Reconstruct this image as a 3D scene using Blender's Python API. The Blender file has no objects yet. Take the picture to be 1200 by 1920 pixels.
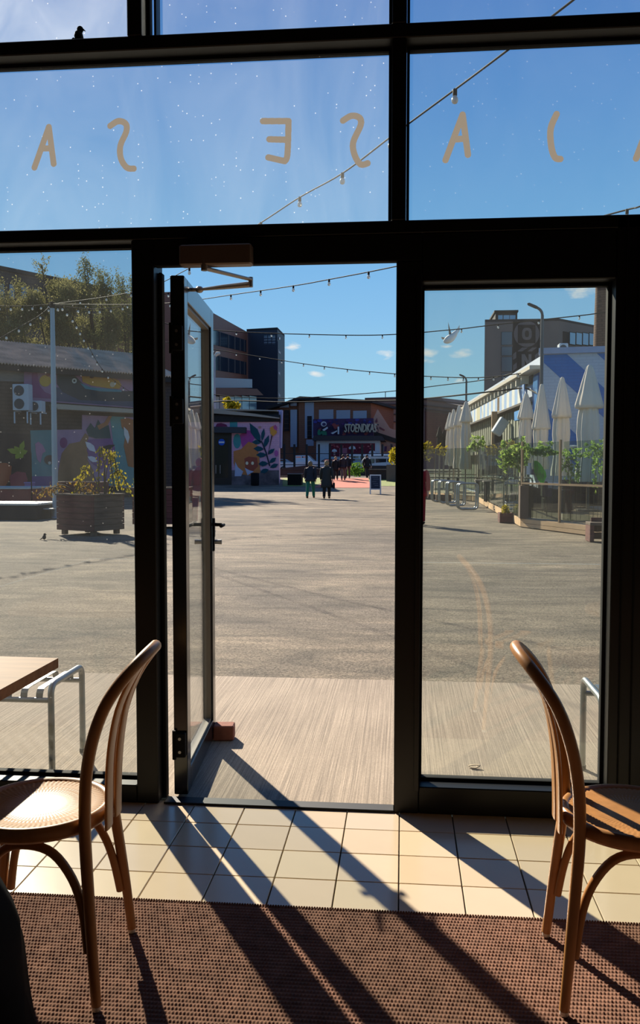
import bpy, math, random
from mathutils import Vector, Matrix
import numpy as np
random.seed(7)
S = bpy.context.scene
COL = S.collection
PI = math.pi

# ------------------------------------------------------------------ camera
F, PITCH, YAW, ROLL, EYE = 1624.0, math.radians(3.05), math.radians(5.45), 0.0006, 1.5
CAM = Vector((0, 0, EYE))
cy, sy, cp, sp = math.cos(YAW), math.sin(YAW), math.cos(PITCH), math.sin(PITCH)
FW = Vector((-sy*cp, cy*cp, -sp))
_rt = Vector((cy, sy, 0)); _up = _rt.cross(FW)
RT = math.cos(ROLL)*_rt + math.sin(ROLL)*_up
UP = -math.sin(ROLL)*_rt + math.cos(ROLL)*_up
cd = bpy.data.cameras.new('camera'); cam = bpy.data.objects.new('camera', cd); COL.objects.link(cam)
cd.sensor_fit = 'VERTICAL'; cd.sensor_height = 36; cd.lens = 36*F/1920
cd.clip_start = 0.05; cd.clip_end = 2000
cam.matrix_world = Matrix(((RT.x, UP.x, -FW.x, 0), (RT.y, UP.y, -FW.y, 0), (RT.z, UP.z, -FW.z, EYE), (0, 0, 0, 1)))
S.camera = cam
S.view_settings.view_transform = 'Standard'; S.view_settings.look = 'None'
S.view_settings.gamma = 1; S.view_settings.use_curve_mapping = False
S.view_settings.exposure = 0.0

def ray(px, py): return FW + RT*((px-600)/F) - UP*((py-960)/F)
def at(px, py, Y):
    d = ray(px, py); return CAM + d*(Y/d.y)
def gp(px, py, z=0.0):
    d = ray(px, py); return CAM + d*((z-EYE)/d.z)
def gz(Y):
    if Y < 42: return 0.0
    if Y < 63: return .00134*(Y-42)**2
    if Y < 85: return .59 + (Y-63)*.0095
    return .80

# ------------------------------------------------------------------ sun and sky
SUN_TRAVEL = Vector((.60, -1.0, -.654)).normalized()
sd = bpy.data.lights.new('sun', 'SUN'); so = bpy.data.objects.new('sun', sd); COL.objects.link(so)
sd.energy = 11.0; sd.angle = math.radians(.6); sd.color = (1.0, .89, .73)
so.rotation_euler = SUN_TRAVEL.to_track_quat('-Z', 'Y').to_euler()
so.location = (-30, 60, 40)

W = bpy.data.worlds.new('sky'); S.world = W; W.use_nodes = True
nt = W.node_tree; nt.nodes.clear()
def wn(t, **k):
    n = nt.nodes.new(t)
    for a, b in k.items(): setattr(n, a, b)
    return n
L = nt.links.new
tc = wn('ShaderNodeTexCoord'); sep = wn('ShaderNodeSeparateXYZ'); L(tc.outputs['Generated'], sep.inputs[0])
ramp = wn('ShaderNodeValToRGB'); L(sep.outputs['Z'], ramp.inputs[0])
cr = ramp.color_ramp
stops = [(0.0, (.42, .68, .82)), (.094, (.34, .63, .82)), (.165, (.26, .54, .84)), (.264, (.175, .435, .79)), (.36, (.125, .335, .72)), (.47, (.085, .245, .64)), (1.0, (.015, .06, .24))]
while len(cr.elements) < len(stops): cr.elements.new(.5)
for e, (p, c) in zip(cr.elements, stops): e.position = p; e.color = (*c, 1)
nz = wn('ShaderNodeTexNoise'); nz.inputs['Scale'].default_value = 42; nz.inputs['Detail'].default_value = 5; nz.inputs['Roughness'].default_value = .6
mpn = wn('ShaderNodeMapping'); mpn.inputs['Scale'].default_value = (1, 1, 2.6); L(tc.outputs['Generated'], mpn.inputs[0]); L(mpn.outputs[0], nz.inputs[0])
def cloud_dirs():
    out = []
    for px, py, a, b in ((548, 650, 20, 8), (728, 664, 18, 10), (590, 701, 18, 6), (800, 661, 26, 10), (867, 663, 24, 9), (795, 676, 16, 6), (862, 713, 12, 5), (1092, 542, 36, 13), (838, 650, 13, 4)):
        out.append((ray(px, py).normalized(), a/F, b/F))
    r = random.Random(3)
    for k in range(14):
        az = r.uniform(.6, 5.7); el = r.uniform(.08, .22)
        d = Vector((math.sin(az)*math.cos(el), math.cos(az)*math.cos(el), math.sin(el)))
        out.append((d, r.uniform(.012, .03), r.uniform(.004, .010)))
    return out
acc = None
for d, a, b in cloud_dirs():
    t = Vector((d.y, -d.x, 0)).normalized(); u = t.cross(d)
    sub = wn('ShaderNodeVectorMath', operation='SUBTRACT'); L(tc.outputs['Generated'], sub.inputs[0]); sub.inputs[1].default_value = d
    cmb = wn('ShaderNodeCombineXYZ')
    for i, (v, s) in enumerate(((t, a), (u, b), (d, .3))):
        dt = wn('ShaderNodeVectorMath', operation='DOT_PRODUCT'); L(sub.outputs[0], dt.inputs[0]); dt.inputs[1].default_value = v/s
        L(dt.outputs['Value'], cmb.inputs[i])
    ln = wn('ShaderNodeVectorMath', operation='LENGTH'); L(cmb.outputs[0], ln.inputs[0])
    mn = wn('ShaderNodeMath', operation='SUBTRACT'); mn.inputs[0].default_value = 1.25; L(ln.outputs['Value'], mn.inputs[1])
    if acc is None: acc = mn
    else:
        mx = wn('ShaderNodeMath', operation='MAXIMUM'); L(acc.outputs[0], mx.inputs[0]); L(mn.outputs[0], mx.inputs[1]); acc = mx
nm = wn('ShaderNodeMath', operation='MULTIPLY_ADD'); L(nz.outputs[0], nm.inputs[0]); nm.inputs[1].default_value = 3.2; nm.inputs[2].default_value = -1.75
ad = wn('ShaderNodeMath', operation='ADD'); L(acc.outputs[0], ad.inputs[0]); L(nm.outputs[0], ad.inputs[1])
mr = wn('ShaderNodeMapRange'); L(ad.outputs[0], mr.inputs[0]); mr.inputs[1].default_value = .15; mr.inputs[2].default_value = 1.1
mr.inputs[4].default_value = .85
mixc = wn('ShaderNodeMixRGB'); L(mr.outputs[0], mixc.inputs[0]); L(ramp.outputs[0], mixc.inputs[1]); mixc.inputs[2].default_value = (.86, .86, .83, 1)
bg = wn('ShaderNodeBackground'); L(mixc.outputs[0], bg.inputs[0]); bg.inputs[1].default_value = 1.0
ow = wn('ShaderNodeOutputWorld'); L(bg.outputs[0], ow.inputs[0])

# ------------------------------------------------------------------ materials
def lin(c):
    return tuple(((x/255)/12.92 if x/255 <= .04045 else ((x/255+.055)/1.055)**2.4) for x in c) + (1,)
MATS = {}
def mat(name, rgb, rough=.6, metal=0.0, var=0.0, scale=6.0, stretch=(1, 1, 1), bump=0.0, bscale=60.0, brick=None, spec=.5, rgb2=None, coord='Object', dist=.01, trans=0.0):
    if name in MATS: return MATS[name]
    m = bpy.data.materials.new(name); m.use_nodes = True; MATS[name] = m
    t = m.node_tree; b = t.nodes['Principled BSDF']
    b.inputs['Roughness'].default_value = rough; b.inputs['Metallic'].default_value = metal
    b.inputs['Specular IOR Level'].default_value = spec
    c = lin(rgb); b.inputs['Base Color'].default_value = c
    tcn = t.nodes.new('ShaderNodeTexCoord'); mp = t.nodes.new('ShaderNodeMapping'); t.links.new(tcn.outputs[coord], mp.inputs[0]); mp.inputs['Scale'].default_value = stretch
    if var > 0 or rgb2:
        n = t.nodes.new('ShaderNodeTexNoise'); n.inputs['Scale'].default_value = scale; n.inputs['Detail'].default_value = 6
        t.links.new(mp.outputs[0], n.inputs[0])
        r = t.nodes.new('ShaderNodeValToRGB'); t.links.new(n.outputs[0], r.inputs[0])
        r.color_ramp.elements[0].position = .3; r.color_ramp.elements[1].position = .7
        if rgb2: c0, c1 = c, lin(rgb2)
        else: c0 = tuple(x*(1-var) for x in c[:3])+(1,); c1 = tuple(min(1, x*(1+var)) for x in c[:3])+(1,)
        r.color_ramp.elements[0].color = c0; r.color_ramp.elements[1].color = c1
        t.links.new(r.outputs[0], b.inputs['Base Color'])
    if bump > 0:
        n2 = t.nodes.new('ShaderNodeTexNoise'); n2.inputs['Scale'].default_value = bscale; n2.inputs['Detail'].default_value = 4
        t.links.new(mp.outputs[0], n2.inputs[0])
        bp = t.nodes.new('ShaderNodeBump'); bp.inputs['Strength'].default_value = bump; bp.inputs['Distance'].default_value = dist
        t.links.new(n2.outputs[0], bp.inputs['Height']); t.links.new(bp.outputs[0], b.inputs['Normal'])
    if brick:
        w, h, mort, dark = brick
        br = t.nodes.new('ShaderNodeTexBrick'); br.inputs['Scale'].default_value = 1; br.inputs['Brick Width'].default_value = w; br.inputs['Row Height'].default_value = h; br.inputs['Mortar Size'].default_value = mort
        # walls run along local x / z: swizzle
        sx = t.nodes.new('ShaderNodeSeparateXYZ'); cx = t.nodes.new('ShaderNodeCombineXYZ'); t.links.new(mp.outputs[0], sx.inputs[0])
        adn = t.nodes.new('ShaderNodeMath'); t.links.new(sx.outputs[0], adn.inputs[0]); t.links.new(sx.outputs[1], adn.inputs[1])
        t.links.new(adn.outputs[0], cx.inputs[0]); t.links.new(sx.outputs[2], cx.inputs[1]); t.links.new(cx.outputs[0], br.inputs[0])
        br.inputs['Color1'].default_value = c; br.inputs['Color2'].default_value = tuple(x*(1-.3*dark) for x in c[:3])+(1,)
        br.inputs['Mortar'].default_value = tuple(x*(1-dark) for x in c[:3])+(1,)
        t.links.new(br.outputs[0], b.inputs['Base Color'])
    return m

def leafmat(name, rgb, rgb2, tr=.35):
    if name in MATS: return MATS[name]
    m = bpy.data.materials.new(name); m.use_nodes = True; MATS[name] = m
    t = m.node_tree; t.nodes.clear()
    o = t.nodes.new('ShaderNodeOutputMaterial'); d = t.nodes.new('ShaderNodeBsdfDiffuse'); q = t.nodes.new('ShaderNodeBsdfTranslucent'); mx = t.nodes.new('ShaderNodeMixShader')
    mx.inputs[0].default_value = tr
    tcn = t.nodes.new('ShaderNodeTexCoord'); n = t.nodes.new('ShaderNodeTexNoise'); n.inputs['Scale'].default_value = 7; t.links.new(tcn.outputs['Object'], n.inputs[0])
    r = t.nodes.new('ShaderNodeValToRGB'); r.color_ramp.elements[0].position = .35; r.color_ramp.elements[1].position = .65
    r.color_ramp.elements[0].color = lin(rgb); r.color_ramp.elements[1].color = lin(rgb2)
    t.links.new(n.outputs[0], r.inputs[0]); t.links.new(r.outputs[0], d.inputs[0]); t.links.new(r.outputs[0], q.inputs[0])
    t.links.new(d.outputs[0], mx.inputs[1]); t.links.new(q.outputs[0], mx.inputs[2]); t.links.new(mx.outputs[0], o.inputs[0])
    return m

def glass(name, tint=(.93, .96, .95), dust=.02, dscale=3.0, spots=0.0, ior=1.5, streak=(1, 1, .35)):
    if name in MATS: return MATS[name]
    m = bpy.data.materials.new(name); m.use_nodes = True; MATS[name] = m
    t = m.node_tree; t.nodes.clear()
    o = t.nodes.new('ShaderNodeOutputMaterial'); tr = t.nodes.new('ShaderNodeBsdfTransparent'); tr.inputs[0].default_value = (*tint, 1)
    gl = t.nodes.new('ShaderNodeBsdfGlossy'); gl.inputs['Roughness'].default_value = 0.0
    fr = t.nodes.new('ShaderNodeFresnel'); ge = t.nodes.new('ShaderNodeNewGeometry'); ir = t.nodes.new('ShaderNodeMapRange')
    ir.inputs[3].default_value = ior; ir.inputs[4].default_value = 1/ior      # same reflectance from inside the pane
    t.links.new(ge.outputs['Backfacing'], ir.inputs[0]); t.links.new(ir.outputs[0], fr.inputs[0])
    m1 = t.nodes.new('ShaderNodeMixShader'); t.links.new(fr.outputs[0], m1.inputs[0]); t.links.new(tr.outputs[0], m1.inputs[1]); t.links.new(gl.outputs[0], m1.inputs[2])
    last = m1
    if dust > 0:
        tl = t.nodes.new('ShaderNodeBsdfTranslucent'); tl.inputs[0].default_value = (.92, .92, .90, 1)
        tcn = t.nodes.new('ShaderNodeTexCoord'); mp = t.nodes.new('ShaderNodeMapping'); mp.inputs['Scale'].default_value = streak; t.links.new(tcn.outputs['Object'], mp.inputs[0])
        n = t.nodes.new('ShaderNodeTexNoise'); n.inputs['Scale'].default_value = dscale; n.inputs['Detail'].default_value = 7; n.inputs['Roughness'].default_value = .65; n.inputs['Distortion'].default_value = 1.5
        t.links.new(mp.outputs[0], n.inputs[0])
        r = t.nodes.new('ShaderNodeMapRange'); r.inputs[1].default_value = .3; r.inputs[2].default_value = .75; r.inputs[3].default_value = dust*.55; r.inputs[4].default_value = dust*1.5
        t.links.new(n.outputs[0], r.inputs[0]); fac = r.outputs[0]
        if spots > 0:
            v = t.nodes.new('ShaderNodeTexVoronoi'); v.inputs['Scale'].default_value = 55; v.inputs['Randomness'].default_value = 1.0; t.links.new(tcn.outputs['Object'], v.inputs[0])
            sv = t.nodes.new('ShaderNodeSeparateColor'); t.links.new(v.outputs['Color'], sv.inputs[0])
            a = t.nodes.new('ShaderNodeMapRange'); a.inputs[1].default_value = .03; a.inputs[2].default_value = .20; a.inputs[3].default_value = 1; a.inputs[4].default_value = 0; t.links.new(v.outputs['Distance'], a.inputs[0])
            b = t.nodes.new('ShaderNodeMath'); b.operation = 'GREATER_THAN'; b.inputs[1].default_value = .93; t.links.new(sv.outputs[0], b.inputs[0])
            c = t.nodes.new('ShaderNodeMath'); c.operation = 'MULTIPLY'; t.links.new(a.outputs[0], c.inputs[0]); t.links.new(b.outputs[0], c.inputs[1])
            e = t.nodes.new('ShaderNodeMath'); e.operation = 'MULTIPLY_ADD'; t.links.new(c.outputs[0], e.inputs[0]); e.inputs[1].default_value = spots; t.links.new(fac, e.inputs[2]); fac = e.outputs[0]
        m2 = t.nodes.new('ShaderNodeMixShader'); t.links.new(fac, m2.inputs[0]); t.links.new(last.outputs[0], m2.inputs[1]); t.links.new(tl.outputs[0], m2.inputs[2]); last = m2
    t.links.new(last.outputs[0], o.inputs[0])
    return m

# ------------------------------------------------------------------ mesh builder
class MB:
    def __init__(s): s.v = []; s.f = []; s.m = []; s.sm = []
    def add(s, vs, fs, mi=0, smooth=False):
        o = len(s.v); s.v += [tuple(p) for p in vs]
        for f in fs: s.f.append(tuple(i+o for i in f)); s.m.append(mi); s.sm.append(smooth)
        return s
    def box(s, x0, x1, y0, y1, z0, z1, mi=0, bev=0.0):
        if bev > 0:
            b = bev; vs = []; 
            for (z, k) in ((z0, b), (z0+b, 0), (z1-b, 0), (z1, b)):
                xs, ys = (x0+k, x1-k), (y0+k, y1-k); c = b if k == 0 else b
                X0, X1, Y0, Y1 = xs[0], xs[1], ys[0], ys[1]
                vs += [(X0+b, Y0, z), (X1-b, Y0, z), (X1, Y0+b, z), (X1, Y1-b, z), (X1-b, Y1, z), (X0+b, Y1, z), (X0, Y1-b, z), (X0, Y0+b, z)]
            fs = [tuple(range(7, -1, -1)), tuple(range(24, 32))]
            for r in range(3):
                for i in range(8): j = (i+1) % 8; fs.append((r*8+i, r*8+j, r*8+8+j, r*8+8+i))
            return s.add(vs, fs, mi)
        vs = [(x0, y0, z0), (x1, y0, z0), (x1, y1, z0), (x0, y1, z0), (x0, y0, z1), (x1, y0, z1), (x1, y1, z1), (x0, y1, z1)]
        return s.add(vs, [(3, 2, 1, 0), (4, 5, 6, 7), (0, 1, 5, 4), (1, 2, 6, 5), (2, 3, 7, 6), (3, 0, 4, 7)], mi)
    def obox(s, c, ax, ay, az, mi=0):   # centre and three half-axis vectors
        c = Vector(c); vs = []
        for sz in (-1, 1):
            for sx, sy2 in ((-1, -1), (1, -1), (1, 1), (-1, 1)): vs.append(c+ax*sx+ay*sy2+az*sz)
        return s.add(vs, [(3, 2, 1, 0), (4, 5, 6, 7), (0, 1, 5, 4), (1, 2, 6, 5), (2, 3, 7, 6), (3, 0, 4, 7)], mi)
    def prism(s, pts, off, mi=0):       # pts: 3D polygon, off: extrusion vector
        n = len(pts); off = Vector(off); a = [Vector(p) for p in pts]; b = [p+off for p in a]
        fs = [tuple(range(n-1, -1, -1)), tuple(range(n, 2*n))]+[(i, (i+1) % n, n+(i+1) % n, n+i) for i in range(n)]
        return s.add(a+b, fs, mi)
    def tube(s, path, rad, n=10, mi=0, caps=True, closed=False, flat=None, smooth=True):
        P = [Vector(p) for p in path]; N = len(P)
        if not isinstance(rad, list): rad = [rad]*N
        T = []
        for i in range(N):
            if closed: t = P[(i+1) % N]-P[i-1]
            else: t = P[min(i+1, N-1)]-P[max(i-1, 0)]
            T.append(t.normalized())
        ref = Vector(flat) if flat is not None else (Vector((0, 0, 1)) if abs(T[0].z) < .9 else Vector((1, 0, 0)))
        u = (ref-T[0]*ref.dot(T[0])).normalized(); vs = []
        for i in range(N):
            q = ref if flat is not None else u
            u = q-T[i]*q.dot(T[i])
            u = u.normalized() if u.length > 1e-6 else Vector((1, 0, 0)); w = T[i].cross(u)
            r = rad[i]; rx, ry = r if isinstance(r, tuple) else (r, r)
            for k in range(n):
                a = 2*PI*k/n; vs.append(P[i]+u*math.cos(a)*rx+w*math.sin(a)*ry)
        fs = []
        for i in range(N if closed else N-1):
            j = (i+1) % N
            for k in range(n): l = (k+1) % n; fs.append((i*n+k, i*n+l, j*n+l, j*n+k))
        s.add(vs, fs, mi, smooth)
        if caps and not closed:
            s.add(vs[:n], [tuple(range(n-1, -1, -1))], mi); s.add(vs[-n:], [tuple(range(n))], mi)
        return s
    def lathe(s, prof, c=(0, 0, 0), n=16, mi=0, smooth=True, fold=None):
        c = Vector(c); vs = []; N = len(prof)
        for r, z in prof:
            for k in range(n):
                a = 2*PI*k/n; q = r*(fold(a, z) if fold else 1); vs.append(c+Vector((q*math.cos(a), q*math.sin(a), z)))
        fs = [(i*n+k, i*n+(k+1) % n, (i+1)*n+(k+1) % n, (i+1)*n+k) for i in range(N-1) for k in range(n)]
        s.add(vs, fs, mi, smooth)
        s.add(vs[:n], [tuple(range(n-1, -1, -1))], mi); s.add(vs[-n:], [tuple(range(n))], mi)
        return s
    def ball(s, c, rx, ry=None, rz=None, n=10, mi=0):
        ry = ry or rx; rz = rz or rx; c = Vector(c); vs = []; fs = []; R = max(4, n//2)
        for i in range(R+1):
            t = PI*i/R
            for k in range(n): a = 2*PI*k/n; vs.append(c+Vector((rx*math.sin(t)*math.cos(a), ry*math.sin(t)*math.sin(a), -rz*math.cos(t))))
        for i in range(R):
            for k in range(n): fs.append((i*n+k, i*n+(k+1) % n, (i+1)*n+(k+1) % n, (i+1)*n+k))
        return s.add(vs, fs, mi, True)
    def leaves(s, blobs, n, size, rnd, mi=0, droop=0.0, soft=0.0):
        tot = sum(b[6] if len(b) > 6 else b[3]*b[4]*b[5] for b in blobs)
        for b in blobs:
            k = int(n*(b[6] if len(b) > 6 else b[3]*b[4]*b[5])/tot)
            for _ in range(k):
                while True:
                    p = Vector((rnd.uniform(-1, 1), rnd.uniform(-1, 1), rnd.uniform(-1, 1)))
                    if p.length < 1: break
                p = p*(.55+.45*rnd.random()) if p.length < .6 else p
                if soft: p = Vector((rnd.gauss(0, soft), rnd.gauss(0, soft), rnd.gauss(0, soft)))
                c = Vector((b[0]+p.x*b[3], b[1]+p.y*b[4], b[2]+p.z*b[5]))
                d = Vector((rnd.gauss(0, 1), rnd.gauss(0, 1), rnd.gauss(0, 1)-droop)).normalized(); e = d.cross(Vector((rnd.gauss(0, 1), rnd.gauss(0, 1), rnd.gauss(0, 1)))).normalized()
                q = size*rnd.uniform(.6, 1.3)
                s.add([c-d*q, c+e*q*.42, c+d*q, c-e*q*.42], [(0, 1, 2, 3)], mi)
        return s
    def mesh(s, name, mats):
        me = bpy.data.meshes.new(name); me.from_pydata(s.v, [], s.f)
        for m in (mats if isinstance(mats, (list, tuple)) else [mats]): me.materials.append(m)
        me.polygons.foreach_set('material_index', s.m); me.polygons.foreach_set('use_smooth', s.sm); me.update()
        return me
    def build(s, name, mats, parent=None, loc=None, rz=0.0):
        o = bpy.data.objects.new(name, s.mesh(name, mats)); COL.objects.link(o)
        if parent is not None: o.parent = parent
        if loc is not None: o.location = loc
        if rz: o.rotation_euler = (0, 0, rz)
        return o
def empty(name, loc=(0, 0, 0), rz=0.0, parent=None):
    o = bpy.data.objects.new(name, None); COL.objects.link(o); o.location = loc; o.rotation_euler = (0, 0, rz); o.empty_display_size = .1
    if parent: o.parent = parent
    return o
def tag(o, label, cat, group=None, kind=None):
    o['label'] = label; o['category'] = cat
    if group: o['group'] = group
    if kind: o['kind'] = kind
    return o
def struct(o): o['kind'] = 'structure'; return o
def child_mesh(name, me, parent, loc=(0, 0, 0), rz=0.0):
    o = bpy.data.objects.new(name, me); COL.objects.link(o); o.parent = parent; o.location = loc; o.rotation_euler = (0, 0, rz); return o
KIDS = {}
def copy_tree(o, parent=None):
    c = o.copy(); COL.objects.link(c)
    if parent is not None: c.parent = parent
    for ch in [x for x in list(bpy.data.objects) if x.parent == o]: copy_tree(ch, c)
    return c
def arc(c, r, a0, a1, n, ax, ay):
    c = Vector(c); return [c+Vector(ax)*r*math.cos(a0+(a1-a0)*i/n)+Vector(ay)*r*math.sin(a0+(a1-a0)*i/n) for i in range(n+1)]
def round_path(pts, r, n=6, closed=False):
    P = [Vector(p) for p in pts]; out = []; N = len(P)
    for i in range(N):
        if not closed and i in (0, N-1): out.append(P[i]); continue
        a, b, c = P[i-1], P[i], P[(i+1) % N]
        d1 = (a-b).normalized(); d2 = (c-b).normalized(); p0 = b+d1*r; p1 = b+d2*r
        for k in range(n+1):
            t = k/n; out.append(p0*(1-t)**2+b*2*t*(1-t)+p1*t*t)
    return out
def smoothpath(pts, n=4):
    P = [Vector(p) for p in pts]; out = []
    for i in range(len(P)-1):
        p0, p1, p2, p3 = P[max(i-1, 0)], P[i], P[i+1], P[min(i+2, len(P)-1)]
        for k in range(n):
            t = k/n
            out.append(.5*((2*p1)+(p2-p0)*t+(2*p0-5*p1+4*p2-p3)*t*t+(3*p1-p0-3*p2+p3)*t**3))
    out.append(P[-1]); return out
class Wall:     # vertical plane through two ground points, normal towards the camera
    def __init__(s, a, b):
        s.o = Vector((a[0], a[1], 0)); s.u = Vector((b[0]-a[0], b[1]-a[1], 0)).normalized(); s.len = (Vector((b[0], b[1], 0))-s.o).length
        s.n = Vector((s.u.y, -s.u.x, 0))
        if s.n.dot(CAM-s.o) < 0: s.n = -s.n
    def px(s, x, y, out=0.0):
        d = ray(x, y); o = s.o+s.n*out; t = (o-CAM).dot(s.n)/d.dot(s.n); return CAM+d*t
    def poly(s, mb, pts, out, th=.02, mi=0):
        q = [s.px(x, y, out) for x, y in pts]; return mb.prism(q, -s.n*th, mi)
    def rect(s, mb, x0, y0, x1, y1, out, th=.05, mi=0):   # rectangle with vertical sides and level edges
        a = s.px(x0, (y0+y1)/2, out); b = s.px(x1, (y0+y1)/2, out)
        z1 = s.px((x0+x1)/2, y0, out).z; z0 = s.px((x0+x1)/2, y1, out).z
        return mb.prism([(a.x, a.y, z0), (b.x, b.y, z0), (b.x, b.y, z1), (a.x, a.y, z1)], -s.n*th, mi)
    def block(s, mb, u0, u1, z0, z1, depth, out=0.0, mi=0):
        a = s.o+s.u*u0+s.n*out; b = s.o+s.u*u1+s.n*out
        return mb.prism([(a.x, a.y, z0), (b.x, b.y, z0), (b.x, b.y, z1), (a.x, a.y, z1)], -s.n*depth, mi)
    def uof(s, x, y): return (s.px(x, y)-s.o).dot(s.u)
def ell(cx, cy_, rx, ry, n=12, rot=0.0):
    out = []
    for k in range(n):
        a = 2*PI*k/n; x, y = rx*math.cos(a), ry*math.sin(a)
        out.append((cx+x*math.cos(rot)-y*math.sin(rot), cy_+x*math.sin(rot)+y*math.cos(rot)))
    return out
def leafpoly(x0, y0, x1, y1, w):
    dx, dy = x1-x0, y1-y0; l = math.hypot(dx, dy); nx, ny = -dy/l*w, dx/l*w
    return [(x0, y0), (x0+dx*.3+nx*.8, y0+dy*.3+ny*.8), (x0+dx*.6+nx, y0+dy*.6+ny), (x1, y1), (x0+dx*.6-nx, y0+dy*.6-ny), (x0+dx*.3-nx*.8, y0+dy*.3-ny*.8)]

black = mat('black_paint', (17, 16, 16), rough=.42, spec=.28)
blackm = mat('black_matte', (11, 11, 12), rough=.8, spec=.2)
rubber = mat('rubber', (10, 10, 11), rough=.8)
steel = mat('galvanised_steel', (150, 156, 156), rough=.38, metal=.85, var=.15, scale=12, bump=.05)
alu = mat('aluminium', (150, 150, 150), rough=.4, metal=.9)
wood_chair = mat('bentwood_beech', (164, 116, 66), rough=.34, var=.14, scale=5, stretch=(6, 6, 1.2), spec=.4)
wood_seat = mat('seat_ply', (166, 118, 68), rough=.55, var=.12, scale=7, stretch=(1, 5, 1), spec=.12)
wood_table = mat('oak_top', (142, 104, 74), rough=.62, spec=.12, var=.2, scale=4, stretch=(1, 7, 7))
white_plastic = mat('white_glide', (205, 200, 190), rough=.5)

# ================================================================== STRUCTURE
# floor and tiles
room = MB(); room.box(-5, 5, -6, 3.70, -.10, -.012)
floor = struct(room.build('floor', mat('grout', (22, 19, 18), rough=.9)))
T = .2255
tile_m = [mat('tile_%d' % i, c, rough=.20, var=.05, scale=3, bump=.02, bscale=9, spec=.42) for i, c in enumerate(((216, 196, 166), (212, 194, 168), (218, 199, 166), (210, 190, 160)))]
tb = MB(); tb.box(.0022, T-.0022, .0022, T-.0022, -.012, 0, bev=.0016)
tile_me = [tb.mesh('tile', m) for m in tile_m]
for j in range(0, 5):
    for i in range(-13, 12):
        child_mesh('tile', random.choice(tile_me), floor, (-.006+i*T, 3.506-j*T, random.uniform(-.0004, .0004)))
def wallbox(name, x0, x1, y0, y1, z0, z1, m):
    b = MB(); b.box(x0, x1, y0, y1, z0, z1); return struct(b.build(name, m))
plaster = mat('dark_plaster', (70, 61, 54), rough=.9, var=.08, scale=2)
wallbox('wall_back', -5, 5, -6.15, -6, 0, 4.55, plaster)
wallbox('wall_left', -5.15, -5, -6.15, 3.84, 0, 4.55, plaster)
wallbox('wall_right', 5, 5.15, -6.15, 3.84, 0, 4.55, plaster)
wallbox('ceiling', -5.15, 5.15, -6.15, 3.84, 4.55, 4.75, plaster)

# outside ground
Ys = [3.76, 6, 10, 16, 24, 34, 42, 45, 48, 51, 54, 57, 60, 63, 66, 70, 78, 85, 100, 150, 260]
gr = MB(); vs = []; fs = []
for y in Ys:
    for x in (-160, -60, -20, 0, 20, 60, 160): vs.append((x, y, gz(y)-.012))
for i in range(len(Ys)-1):
    for k in range(6): fs.append((i*7+k, i*7+k+1, i*7+8+k, i*7+7+k))
gr.add(vs, fs, 0, True)
asph = mat('asphalt', (150, 140, 124), rough=.85, spec=.2)
t = asph.node_tree; b = t.nodes['Principled BSDF']
tcn = t.nodes['Texture Coordinate']
def nnoise(t, scale, stretch=(1, 1, 1), detail=5, rough=.6, tc=None, dist=0):
    mp = t.nodes.new('ShaderNodeMapping'); mp.inputs['Scale'].default_value = stretch; t.links.new(tc.outputs['Object'], mp.inputs[0])
    n = t.nodes.new('ShaderNodeTexNoise'); n.inputs['Scale'].default_value = scale; n.inputs['Detail'].default_value = detail; n.inputs['Roughness'].default_value = rough; n.inputs['Distortion'].default_value = dist
    t.links.new(mp.outputs[0], n.inputs[0]); return n
def rampn(t, src, p0, c0, p1, c1):
    r = t.nodes.new('ShaderNodeValToRGB'); r.color_ramp.elements[0].position = p0; r.color_ramp.elements[1].position = p1
    r.color_ramp.elements[0].color = c0; r.color_ramp.elements[1].color = c1; t.links.new(src, r.inputs[0]); return r
def mixn(t, a, b_, fac, blend='MULTIPLY'):
    m = t.nodes.new('ShaderNodeMixRGB'); m.blend_type = blend
    if isinstance(fac, float): m.inputs[0].default_value = fac
    else: t.links.new(fac, m.inputs[0])
    for i, s in ((1, a), (2, b_)):
        if isinstance(s, tuple): m.inputs[i].default_value = s
        else: t.links.new(s, m.inputs[i])
    return m
n1 = nnoise(t, .22, (1, 1.4, 1), 6, .65, tcn, 1.2); n2 = nnoise(t, 1.6, (.5, 1.6, 1), 6, .7, tcn, .8); n3 = nnoise(t, 55, (1, 1, 1), 4, .75, tcn)
r1 = rampn(t, n1.outputs[0], .35, lin((112, 104, 94)), .65, lin((160, 146, 126)))
r2 = rampn(t, n2.outputs[0], .36, (.50, .50, .50, 1), .66, (1.10, 1.06, 1.02, 1)); r3 = rampn(t, n3.outputs[0], .34, (.30, .30, .30, 1), .66, (1.6, 1.6, 1.58, 1))
a1 = mixn(t, r1.outputs[0], r2.outputs[0], 1.0); a2 = mixn(t, a1.outputs[0], r3.outputs[0], 1.0)
t.links.new(a2.outputs[0], b.inputs['Base Color'])
bp = t.nodes.new('ShaderNodeBump'); bp.inputs['Strength'].default_value = .8; bp.inputs['Distance'].default_value = .02
t.links.new(n3.outputs[0], bp.inputs['Height']); t.links.new(bp.outputs[0], b.inputs['Normal'])
ground = struct(gr.build('ground', asph))
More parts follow.
